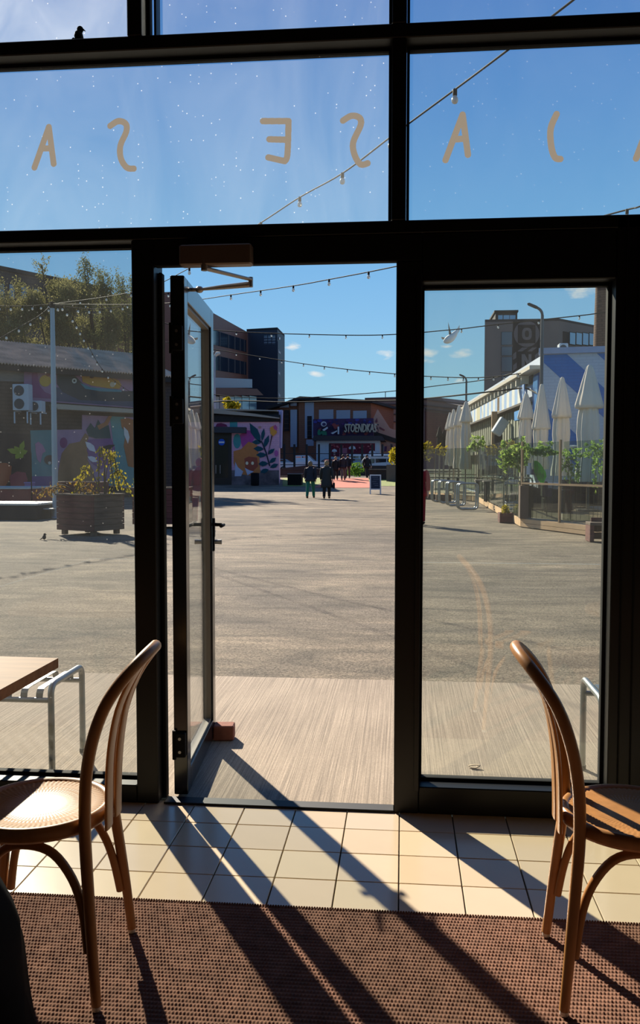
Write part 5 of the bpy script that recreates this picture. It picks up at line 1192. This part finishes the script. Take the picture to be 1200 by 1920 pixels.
ac(1047, 645, 1063, 664, 'white air conditioner on the roof of the striped hall', 1, Y=31.5); ac(1141, 638, 1158, 659, 'air conditioner on the striped hall roof by the chimney foot', 1, Y=31.5)
# street lamp by the corner
def street_lamp(px, ytop, Y, armx, label, r=.07):
    c = at(px, 870, Y); zt = at(px, ytop, Y).z; k = Y/F; root = empty('street_lamp', (c.x, Y, gz(Y)))
    H_ = zt-gz(Y); ax = armx*k
    b = MB(); b.tube([(0, 0, 0), (0, 0, H_-abs(ax)*.9)], [r*1.3, r], 10); b.build('pole', mat('lamp_pole', (92, 92, 92), rough=.5, metal=.4), root)
    b = MB(); b.tube(round_path([(0, 0, H_-abs(ax)*.9), (0, 0, H_-abs(ax)*.45), (ax, 0, H_)], r*4), r*.9, 8); ar = b.build('arm', mat('lamp_pole', (92, 92, 92)), root)
    b = MB(); d = Vector((ax, 0, abs(ax)*.45)).normalized(); e = Vector((ax, 0, H_)); b.tube([e-d*abs(ax)*.7, e-d*abs(ax)*.55, e+d*.05, e+d*.1], [(r*.5, r), (r*1.0, r*2.2), (r*.9, r*2.4), (r*.4, r)], 10, flat=(0, 0, 1)); b.build('lamp_head', C(64, 64, 66), root)
    tag(root, label, 'lamp')
street_lamp(1013, 571, 29.5, -22, 'grey street lamp rising at the corner of the striped hall', .05); street_lamp(873, 703, 70, -11, 'farther thin street lamp above the closed parasols', .075)
# wooden post and tilted white speaker
c = at(926, 860, 36.6); b = MB(); b.box(-.11, .11, -.11, .11, 0, 3.75); po = b.build('timber_post', mat('larch', (150, 122, 88), rough=.8, var=.15, scale=2), loc=(c.x, c.y, 0)); tag(po, 'square timber post holding the striped fascia', 'post')
c = at(938, 800, 36.0); root = empty('loudspeaker', c); b = MB(); b.box(-.20, .20, -.14, .14, -.36, .36, bev=.03); bo = b.build('cabinet', C(196, 202, 206), root); bo.rotation_euler = (.1, math.radians(32), .3); b = MB(); b.tube([(-.24, .3, -.1), (0, .1, -.1)], .04, 8); b.build('bracket', blackm, root); tag(root, 'white cabinet tilted on its bracket beside the timber post', 'loudspeaker')
b = MB(); b.box(-.16, .16, -.16, .16, -.40, .18, bev=.05); o = b.build('black_speaker', blackm, loc=at(934, 821, 36.4)); tag(o, 'black box hanging under the tilted white cabinet', 'loudspeaker')

# building with the big painted letters
OY = 92.0; WO = Wall(at(907, 800, OY), at(1046, 800, OY)); WO2 = Wall(at(1046, 800, OY), at(1190, 800, OY+11)); onb = empty('office_tower')
taupe = mat('taupe_render', (118, 104, 100), rough=.85, var=.04, scale=.4); zo = WO.px(960, 603).z
a, c2, e2 = WO.o, WO.o+WO.u*WO.len, WO2.o+WO2.u*WO2.len
b = MB(); b.prism([(p.x, p.y, 0) for p in (a, c2, e2, e2+Vector((0, 18, 0)), a+Vector((2.7, 24, 0)))], (0, 0, zo)); b.build('wall', taupe, onb)
b = MB(); b.prism([(p.x, p.y, zo) for p in (a, c2, e2, e2+Vector((0, 18, 0)), a+Vector((2.7, 24, 0)))], (0, 0, .25)); b.build('roof_edge', C(60, 56, 58), onb)
bw = MB(); WO.rect(bw, 929, 583, 970, 604, -3, 5); bx = bw.build('roof_box', C(58, 52, 52), onb); b = MB(); WO.rect(b, 927, 581.5, 972, 585, -2.8, 5.6); b.build('roof_slab', C(44, 40, 42), bx)
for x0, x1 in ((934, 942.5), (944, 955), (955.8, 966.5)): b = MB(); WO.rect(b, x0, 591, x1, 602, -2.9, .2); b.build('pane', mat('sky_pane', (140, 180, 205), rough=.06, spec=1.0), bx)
for (y0, y1) in ((622, 647), (650, 667), (669, 697), (700, 720)): b = MB(); WO.rect(b, 939.5, y0, 961, y1, .03, .1); f = b.build('window', C(40, 42, 50), onb); b = MB(); WO.rect(b, 940.5, y0+.6, 960, y1-.6, .06, .05); b.build('pane', mat('tower_pane', (76, 86, 100), rough=.12, spec=.8), f)
inkc, lite = (32, 30, 36), (112, 100, 100)
paint(WO, onb, 'mural_panel', [(962, 602.5), (1012, 602.5), (1012, 730), (961, 730)], .03, inkc)
paint(WO, onb, 'painted_disc', ell(987.5, 626, 24, 24.5, 32), .06, lite); paint(WO, onb, 'painted_square', [(971, 609), (1004, 609), (1004, 643.5), (971, 643.5)], .09, inkc)
for pts in ([(970, 659), (979, 651.5), (990, 651.5), (979, 659)], [(989, 659), (998, 651.5), (1007, 651.5), (997, 659)], [(962, 664), (968, 659), (968, 671), (962, 675)], [(1003, 666), (1011, 659), (1011, 670), (1003, 677)], [(962, 685), (969, 679), (969, 690), (962, 696)]): paint(WO, onb, 'painted_bar', pts, .06, lite)
# O as a ring, N as a polygon
b = MB(); o_o, o_i = [], []
def sq(cx, cy_, rx, ry, n=28, p=.72): return [(cx+rx*math.copysign(abs(math.cos(2*PI*k/n))**p, math.cos(2*PI*k/n)), cy_+ry*math.copysign(abs(math.sin(2*PI*k/n))**p, math.sin(2*PI*k/n))) for k in range(n)]
A_, B_ = sq(988, 626, 9.2, 11.4), sq(988, 626, 3.8, 6.2)
for k in range(28): l = (k+1) % 28; WO.poly(b, [A_[k], A_[l], B_[l], B_[k]], .12, .02)
b.build('letter', C(*lite), onb)
b = MB(); WO.poly(b, [(978, 664), (984, 664), (991, 677), (991, 664), (996.5, 664), (996.5, 688), (990.5, 688), (984, 675), (984, 688), (978, 688)], .12, .02); b.build('letter', C(122, 110, 108), onb)
for k in range(7):
    x = 1056+k*12.2; y = 622+k*.5; b = MB(); WO2.rect(b, x, y, x+11.4, y+25, .05, .12); f = b.build('window', C(34, 34, 38), onb)
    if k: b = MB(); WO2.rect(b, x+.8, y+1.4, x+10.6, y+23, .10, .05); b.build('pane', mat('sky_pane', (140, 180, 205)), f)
tag(onb, 'taupe office tower with the painted letters O and N on a dark panel', 'building')
# chimney
c = at(1131, 850, 60); k = 60/F; zt = at(1131, 440, 60).z
root = empty('chimney', (c.x, 60, 0)); chb = mat('chimney_brick', (104, 76, 62), rough=.95, brick=(.5, .16, .02, .45), var=0)
b = MB(); b.lathe([(24*k, 0), (20.5*k, at(0, 650, 60).z), (16.5*k, zt), (17.5*k, zt+.1), (17.5*k, zt+.5)], n=28); b.build('shaft', chb, root)
b = MB()
for q in range(int((zt-5)/.4)): b.box(16.5*k+.15, 16.5*k+.6, -.3, .3, 5+q*.4, 5.04+q*.4)
for y in (-.3, .3): b.box(16.5*k+.55, 16.5*k+.6, y-.03, y+.03, 5, zt)
b.build('ladder', C(90, 94, 100), root); tag(root, 'tall brick chimney behind the striped hall', 'chimney')

# terrace deck with the glass fence -------------------------------------
P0 = gp(978, 988); P1 = gp(1118, 1006); fdir = (P1-P0).normalized(); P2 = P0+fdir*5.2
Q0 = gp(897, 941); sdir = (Q0-P0).normalized(); slen = (Q0-P0).length; Q1 = gp(798, 929)
deckw = mat('deck_boards', (150, 128, 102), rough=.8, var=.15, scale=2); larch = mat('larch', (150, 122, 88)); lpale = mat('pale_larch', (206, 170, 128), rough=.7, var=.12, scale=2)
deck = empty('terrace_deck', (0, 0, 0)); zd = .22
fn_ = Vector((fdir.y, -fdir.x, 0)); sn = Vector((-sdir.y, sdir.x, 0)); fn_ = fn_ if fn_.dot(CAM-P0) > 0 else -fn_; sn = sn if sn.x < 0 else -sn
far = Q1+Vector((7, 3, 0))
for k in range(33):
    off = -fn_*(.0+k*.16); a = P0+off; 
    # clip board start to the side edge
    t_ = k*.16/max(.2, (-fn_).dot(sdir)); a = P0+sdir*t_; e = a+fdir*6.5
    b = MB(); b.prism([(a.x, a.y, zd-.03), (e.x, e.y, zd-.03), (e.x-fn_.x*.145, e.y-fn_.y*.145, zd-.03), (a.x-fn_.x*.145, a.y-fn_.y*.145, zd-.03)], (0, 0, .03)); b.build('board', deckw, deck)
b = MB(); e0 = P0+sdir*(34*.16/(-fn_).dot(sdir)); q2 = P0+sdir*slen
b.prism([(e0.x, e0.y, zd-.04), (4.9, 28.9, zd-.04), ((WS.o+side_dir*17).x-.7, (WS.o+side_dir*17).y, zd-.04), (Q1.x, Q1.y, zd-.04), (q2.x, q2.y, zd-.04)], (0, 0, .04)); b.build('rear_floor', deckw, deck)
for z0, z1 in ((.012, .10), (.108, .205)):
    b = MB(); b.prism([tuple((P0+fn_*.03).to_2d())+(z0,), tuple((P2+fn_*.03).to_2d())+(z0,), tuple((P2+fn_*.03).to_2d())+(z1,), tuple((P0+fn_*.03).to_2d())+(z1,)], -fn_*.03); b.build('edge_board', lpale, deck)
n = 9
for k in range(n):
    a = P0+sdir*(slen*k/n+.02)+sn*.03; e = P0+sdir*(slen*(k+1)/n-.02)+sn*.03; b = MB(); b.prism([(a.x, a.y, .012), (e.x, e.y, .012), (e.x, e.y, .205), (a.x, a.y, .205)], -sn*.03); b.build('edge_board', lpale, deck)
b = MB(); bn_ = Vector((0, -1, 0)); b.prism([(Q0.x, Q0.y-.02, .012), (Q1.x, Q1.y-.02, .012), (Q1.x, Q1.y-.02, .205), (Q0.x, Q0.y-.02, .205)], (0, .03, 0)); b.build('edge_board', lpale, deck)
tag(deck, 'low timber terrace deck with pale edge boards in front of the striped hall', 'deck')
gf = glass('glass_fence', tint=(.80, .87, .83), dust=.02, dscale=1.5, ior=1.5)
smoked = glass('glass_fence_low', tint=(.62, .64, .60), dust=.0, dscale=1.5, ior=1.5)
def fence_run(A0, A1, n, name, label, zb, zm, zt_, split=True, postw=.045, mids=True):
    root = empty(name, (0, 0, 0)); d = (A1-A0).normalized(); nn = Vector((-d.y, d.x, 0))
    for i in range(n+1):
        p = A0.lerp(A1, i/n); b = MB(); b.obox((p.x, p.y, (zb+zt_)/2), d*postw, nn*postw, Vector((0, 0, (zt_-zb)/2))); b.build('post', larch if mids else mat('slim_post', (120, 116, 96), rough=.6), root)
    for i in range(n):
        a, e = A0.lerp(A1, (i+.03)/n)+nn*.05, A0.lerp(A1, (i+.97)/n)+nn*.05
        for (z0, z1, m) in (((zb+.06, zm-.03, smoked), (zm+.05, zt_-.04, gf)) if split else ((zb+.06, zt_-.02, gf),)):
            b = MB(); b.prism([(a.x, a.y, z0), (e.x, e.y, z0), (e.x, e.y, z1), (a.x, a.y, z1)], nn*.008); b.build('glass_panel', m, root)
    m_ = (A0+A1)/2
    b = MB(); b.obox((m_.x, m_.y, zm), d*((A1-A0).length/2), nn*.03, Vector((0, 0, .022))); b.build('rail', larch, root)
    tag(root, label, 'fence'); return root
zt1 = at(980, 828, P0.y).z; zm1 = at(980, 906, P0.y).z
fence_run(P0+sn*.0, P0+fdir*(P1-P0).length*2.16, 4, 'glass_fence', 'nearest glass fence with tall timber posts along the deck front', zd-.02, zm1, zt1, postw=.024)
fence_run(P0+sdir*.3, Q0, 7, 'glass_fence', 'long glass fence running back along the side of the deck', zd-.02, at(900, 893, Q0.y).z, at(900, 838, Q0.y).z*.98, split=False, postw=.012, mids=False)
fence_run(Q0+Vector((-.1, 0, 0)), Q1+Vector((-1.2, .1, 0)), 4, 'glass_fence', 'far glass fence facing the yard behind the metal loops', zd-.02, at(850, 890, Q0.y).z, at(850, 838, Q0.y).z, split=False, postw=.014, mids=False)
b = MB(); cpt = P0+fdir*.18; b.box(-.14, .14, -.14, .14, 0, zm1-.06-zd); po = b.build('timber_post', mat('brown_post', (104, 84, 68), rough=.8), loc=(cpt.x, cpt.y+.12, zd)); tag(po, 'thick brown post stump at the near corner of the deck', 'post')

# closed parasols
canv = mat('parasol_canvas', (218, 205, 188), rough=.9, var=.06, scale=1.5); canv2 = mat('parasol_canvas_shade', (212, 208, 202), rough=.9)
def parasol(px, yt, yb, Y, wpx, label, m=canv, seed=0, cap=.36, group='closed parasols on the deck'):
    c = at(px, 860, Y); k = Y/F; zt = at(px, yt, Y).z; zb = at(px, yb, Y).z; R_ = wpx*k/2; rn = random.Random(seed); ph = rn.uniform(0, 6); z0 = zd
    root = empty('parasol', (c.x, Y, z0)); H0, H1 = zb-z0, zt-z0; D = H1-H0
    b = MB(); b.tube([(0, 0, .05), (0, 0, H1-.05)], .04, 10); b.build('pole', C(150, 140, 126), root)
    b = MB(); b.box(-.28, .28, -.28, .28, 0.002, .06, bev=.01); b.build('base', C(90, 90, 92), root)
    def fold(a, z): return 1+.16*math.sin(8*a+ph+z*.5)+.07*math.sin(3*a+z*1.7+ph)
    b = MB(); b.lathe([(R_*.80+.04*rn.random(), H0), (R_*.92, H0+D*.06), (R_*.80, H0+D*.14), (R_*.70, H0+D*.22), (R_*.72, H0+D*.30), (R_*.80, H0+D*.42), (R_*.74, H0+D*.54), (R_*.62, H0+D*.64), (R_*.35, H0+D*.85), (R_*.12, H0+D*.985)], n=48, fold=fold); b.build('canopy', m, root)
    def fold2(a, z): return 1+.07*math.sin(8*a+ph)+.06*math.sin(2*a+ph)
    s = 1-cap
    b = MB(); b.lathe([(R_*.86, H0+D*(s-.035)), (R_*1.0, H0+D*(s-.03)), (R_*1.02, H0+D*s), (R_*.78, H0+D*(s+cap*.3)), (R_*.55, H0+D*(s+cap*.6)), (R_*.30, H0+D*(s+cap*.88)), (R_*.22, H0+D*.985), (R_*.10, H1)], n=48, fold=fold2); b.build('top_cover', m, root)
    tag(root, label, 'parasol', group); return root
parasol(1103, 684, 903, 25.1, 46, 'tallest closed parasol, nearest the black right-hand post', seed=1, cap=.34)
parasol(1052, 707, 892, 26.7, 36, 'closed parasol second from the black right-hand post', seed=2, cap=.38)
parasol(1014, 720, 880, 28.3, 30, 'closed parasol just before the corner of the striped hall', seed=3, cap=.5)
parasol(985, 737, 868, 29.9, 27, 'closed parasol in front of the striped fascia, fourth from the right', seed=4, cap=.34)
parasol(873, 752, 880, 40.5, 23, 'front closed parasol of the far cluster of four', seed=5, cap=.28); parasol(860, 760, 878, 42.5, 21, 'second closed parasol of the far cluster of four', seed=6, cap=.3)
parasol(850, 767, 874, 44.5, 18, 'third closed parasol of the far cluster of four', seed=7, cap=.3); parasol(843, 773, 872, 46.5, 16, 'rearmost closed parasol of the far cluster of four', seed=8, cap=.3)
parasol(824, 800, 850, 47.5, 12, 'closed black parasol left of the far cluster', m=blackm, seed=9, group=None); parasol(832, 806, 850, 48.5, 10, 'second black parasol tucked against the far cluster', m=blackm, seed=10, group=None)

# climbing plants on the fences
vine = leafmat('vine_leaves', (104, 138, 60), (172, 190, 104), .55)
def climber(blobs, Y, n, size, label, m=vine, strands=()):
    base = at(blobs[0][0], 900, Y); root = empty('climbing_plant', (base.x, Y, zd)); lv = MB(); k = Y/F; bl = []
    for (bx, by, rx, ry) in blobs: c = at(bx, by, Y); bl.append((c.x-base.x, 0, c.z-zd, rx*k, .16, ry*k, rx*ry))
    sub = []
    for q in bl:
        for _ in range(16):
            a_ = rnd.uniform(0, 2*PI); r_ = rnd.uniform(.2, 1.5); f_ = rnd.uniform(.14, .40); sub.append((q[0]+q[3]*r_*math.cos(a_), rnd.uniform(-.12, .12), q[2]+q[5]*r_*math.sin(a_)-q[5]*.15, q[3]*f_, .10, q[5]*f_, q[6]*f_*f_))
    lv.leaves(sub, n, size, rnd, soft=.5); lv.build('foliage', m, root)
    b = MB(); 
    for q in bl: b.tube([(q[0]*.9, 0, 0), (q[0]*.95, .04, q[2]*.5), (q[0], 0, q[2])], .006, 5)
    b.build('stem', mat('vine_stem', (92, 84, 56), rough=.8), root); tag(root, label, 'plant'); return root
climber([(952, 850, 14, 18), (966, 845, 14, 18), (975, 835, 10, 12), (972, 865, 10, 14), (945, 862, 10, 12)], P0.y+.9, 1100, .06, 'bright leafy climber on the side fence beside the corner post')
climber([(1000, 838, 18, 9), (1020, 842, 16, 10), (1008, 850, 14, 8), (1040, 848, 22, 4)], P0.y-.1, 500, .06, 'climber hanging over the front fence behind the corner post')
climber([(1072, 850, 14, 8), (1066, 870, 9, 20), (1092, 848, 18, 5), (1110, 842, 16, 8), (1128, 838, 16, 12), (1134, 860, 12, 22), (1118, 868, 5, 28), (1083, 872, 4, 26), (1070, 895, 8, 8)], P0.y-.65, 1000, .055, 'trailing climber at the right half of the front fence')
climber([(800, 838, 16, 8), (815, 845, 14, 6), (832, 843, 12, 5), (795, 850, 10, 12)], Q1.y+.7, 600, .09, 'climber along the far left end of the glass fence', m=gold)
climber([(890, 832, 10, 10), (900, 828, 9, 9), (884, 838, 6, 6)], Q0.y+1.5, 350, .09, 'leafy plant behind the far parasol cluster')
# one big bright leaf
b = MB(); Y = P0.y+.5; pts = [at(x, y, Y) for x, y in ((1001, 864), (1008, 870), (1017, 884), (1019, 893), (1014, 905), (1008, 899), (1001, 885))]; o0 = pts[0].copy()
bl_ = empty('broad_leaf_plant', (o0.x, Y, zd)); b.prism([p-Vector((o0.x, Y, zd)) for p in pts], (.08, .02, .0)); b.build('leaf', leafmat('broad_leaf', (84, 170, 52), (110, 190, 70), .55), bl_); b = MB(); b.tube([(.35, .05, 0), (.25, .03, at(1012, 905, Y).z-zd)], .015, 6); b.build('stem', mat('vine_stem', (92, 84, 56)), bl_); tag(bl_, 'single broad bright green leaf standing behind the front fence', 'plant')
# deck furniture
rat = mat('rattan_dark', (58, 50, 46), rough=.8, bump=.4, bscale=60)
def sofa(px, py, Y, w, rz, label):
    c = at(px, py, Y); root = empty('deck_sofa', (c.x, Y, zd+.001), rz)
    b = MB(); b.box(-w/2, w/2, -.4, .4, .05, .40, bev=.03); b.build('seat', rat, root); b = MB(); b.box(-w/2, w/2, .28, .42, .401, .85, bev=.03); b.build('backrest', rat, root)
    for s in (-1, 1): b = MB(); b.box(s*w/2-.09, s*w/2+.09, -.42, .279, .05, .62, bev=.03); b.build('armrest', rat, root)
    for x in (-w/2+.1, w/2-.1):
        for y in (-.33, .33): b = MB(); b.box(x-.03, x+.03, y-.03, y+.03, 0, .051); b.build('leg', blackm, root)
    tag(root, label, 'sofa')
sofa(1008, 940, 26.2, .75, 1.4, 'dark wicker seat behind the corner of the front fence'); sofa(1044, 945, 24.9, .75, 1.5, 'dark wicker seat in the middle of the deck front'); sofa(1112, 940, 27.6, 1.9, 0, 'wide dark wicker sofa against the striped wall')
c = at(1080, 905, 26.6); root = empty('deck_table', (c.x, 26.6, zd)); b = MB(); b.box(-.5, .5, -.35, .35, .68, .72); b.build('tabletop', C(66, 58, 54), root); b = MB(); b.lathe([(.25, 0), (.25, .02), (.03, .04), (.03, .679)], n=14); b.build('pedestal', blackm, root); tag(root, 'dark table between the wicker seats on the deck', 'table')
c = at(1073, 842, 27.6); root = empty('wall_lamp', c); b = MB(); b.tube([(-.35, 0, .0), (-.1, 0, .06), (.25, 0, .10)], [(.02, .12), (.06, .2), (.02, .1)], 10, flat=(0, 0, 1)); b.build('lamp_head', C(220, 222, 226), root); b = MB(); b.tube([(.2, 0, .08), (.35, .6, -.1), (.35, 1.6, -.1)], .025, 6); b.build('arm', C(160, 164, 170), root); tag(root, 'small white lamp on the blue stripe beside the tallest parasol', 'lamp')
for i, (px, Y, lab) in enumerate(((830, 42.0, 'dark bench table on the far deck, first from the left'), (868, 41.5, 'dark bench table on the far deck under the parasol cluster'), (930, 33.5, 'dark table behind the side glass fence'), (948, 31.5, 'dark table behind the side fence near the climber'))):
    c = at(px, 890, Y); root = empty('deck_table', (c.x, Y, zd)); b = MB(); b.box(-.8, .8, -.35, .35, .70, .75); b.build('tabletop', C(96, 92, 84), root)
    for x in (-.7, .7):
        for y in (-.28, .28): b = MB(); b.box(x-.03, x+.03, y-.03, y+.03, 0, .699); b.build('leg', C(60, 58, 54), root)
    tag(root, lab, 'table')
# galvanised loops in front of the fence; copies behind the glass stand in for reflections
def make_loop(w=.66, h=.9):
    root = empty('metal_loop_stand'); 
    for y in (0, .42): b = MB(); b.tube(round_path([(-w/2, y, .03), (w/2, y, .03), (w/2, y, h), (-w/2, y, h)], .14, 5, closed=True), .03, 8, closed=True); b.build('loop', steel, root)
    for x in (-w/2+.06, w/2-.06): b = MB(); b.tube([(x, .01, h-.02), (x, .41, h-.02)], .022, 8); b.build('tie_bar', steel, root)
    for k in range(6): b = MB(); b.box(-w/2+.1+k*.08, -w/2+.15+k*.08, .01, .41, h-.028, h-.02); b.build('slat', steel, root)
    return root
lp0 = None
for i, (px, py, rz, lab) in enumerate(((878, 956, .08, 'nearest galvanised loop stand in front of the glass fence'), (856, 949, .1, 'second galvanised loop stand behind the nearest one'), (840, 944, .1, 'third galvanised loop stand along the fence'), (826, 941, .1, 'farthest galvanised loop stand beside the low planter boxes'))):
    c = gp(px, py)
    if lp0 is None: lp0 = make_loop(); o = lp0
    else: o = copy_tree(lp0)
    o.location = c; o.rotation_euler.z = rz; tag(o, lab, 'bench', 'galvanised loop stands by the glass fence')
for (px, Y, lab) in ((962, 28.6, 'loop stand copy behind the side glass imitating a reflection, nearest the corner'), (938, 31.0, 'loop stand copy behind the side glass imitating a reflection, middle one'), (917, 33.8, 'loop stand copy behind the side glass imitating a reflection, farthest one')):
    c = at(px, 930, Y); o = copy_tree(lp0); o.location = (c.x+.3, Y, zd); o.rotation_euler.z = .2; tag(o, lab, 'bench', 'loop stand copies imitating reflections in the glass')  # solid copies added where the side glass mirrors the loops
def low_box(px0, px1, yt, yb, label, plant=None, m=wood_gy):
    a, c = gp(px0, yb), gp(px1, yb); h = at((px0+px1)/2, yt, a.y).z; root = empty('planter_box', ((a.x+c.x)/2, a.y, 0)); w = c.x-a.x
    for k in range(2):
        for (x0, x1, y0, y1) in ((-w/2, w/2, 0, .03), (-w/2, w/2, .47, .5), (-w/2, -w/2+.03, .031, .469), (w/2-.03, w/2, .031, .469)): b = MB(); b.box(x0, x1, y0, y1, k*h/2+.003, (k+1)*h/2-.003); b.build('board', m, root)
    b = MB(); b.box(-w/2+.03, w/2-.03, .03, .47, 0, h-.05); b.build('soil', soil, root)
    if plant: lv = MB(); lv.leaves([(0, .25, h+.05, w*.3, .16, .16)], 160, .05, rnd, droop=-1); lv.build('foliage', plant, root)
    tag(root, label, 'planter')
low_box(797, 817, 927, 936, 'low grey planter box at the far left end of the fence'); low_box(818, 846, 928, 941, 'low grey planter box beside the farthest loop stand')
low_box(937, 962, 962, 980, 'low dark planter with dry grass against the deck side', plant=gold, m=wood_dk)
c0, c1 = gp(1106, 1016), gp(1160, 1022); root = empty('timber_bench', ((c0.x+c1.x)/2, c0.y, 0)); w = c1.x-c0.x; hb_ = at(1125, 980, c0.y).z
b = MB(); b.box(-w/2, w/2, 0, .45, hb_-.06, hb_, bev=.006); b.build('seat', wood_gy, root)
for x in (-w/2+.001, w/2-.081): b = MB(); b.box(x, x+.08, .01, .44, 0, hb_-.061); b.build('leg', wood_dk, root)
for k in range(3): b = MB(); b.box(-w/2+.08, w/2-.08, .30, .33, .03+k*.15, .165+k*.15); b.build('back_board', wood_dk, root)
tag(root, 'dark timber bench in front of the deck at the right window edge', 'bench')

# gull in flight
g = at(846, 627, 36); gull = empty('gull', g); wh = mat('gull_white', (226, 222, 216), rough=.8); gy_ = mat('gull_grey', (112, 108, 106), rough=.8)
k = 36/F
V2 = lambda x, y, d=0: Vector(((x-846)*k, d, -(y-627)*k))
b = MB(); b.tube(smoothpath([V2(832, 640), V2(837, 638.5), V2(845, 634), V2(852, 627), V2(858, 618)], 3), [.03, .07, .10, .13, .15, .16, .16, .15, .13, .12, .09, .06, .03], 10); b.build('bird_body', wh, gull)
b = MB(); b.prism([V2(843, 636), V2(842, 628), V2(839, 608, -.5), V2(846, 625), V2(850, 630)], (.0, .05, .0)); b.build('wing', gy_, gull)
b = MB(); b.prism([V2(844, 636), V2(836, 633), V2(829, 628, .5), V2(830, 632, .5), V2(838, 637)], (.0, .05, 0)); b.build('wing', gy_, gull)
b = MB(); b.prism([V2(852, 624), V2(861, 610), V2(861.5, 620), V2(856, 628)], (0, .04, 0)); b.build('tail', wh, gull)
tag(gull, 'white and grey gull in flight beside the light string', 'bird')
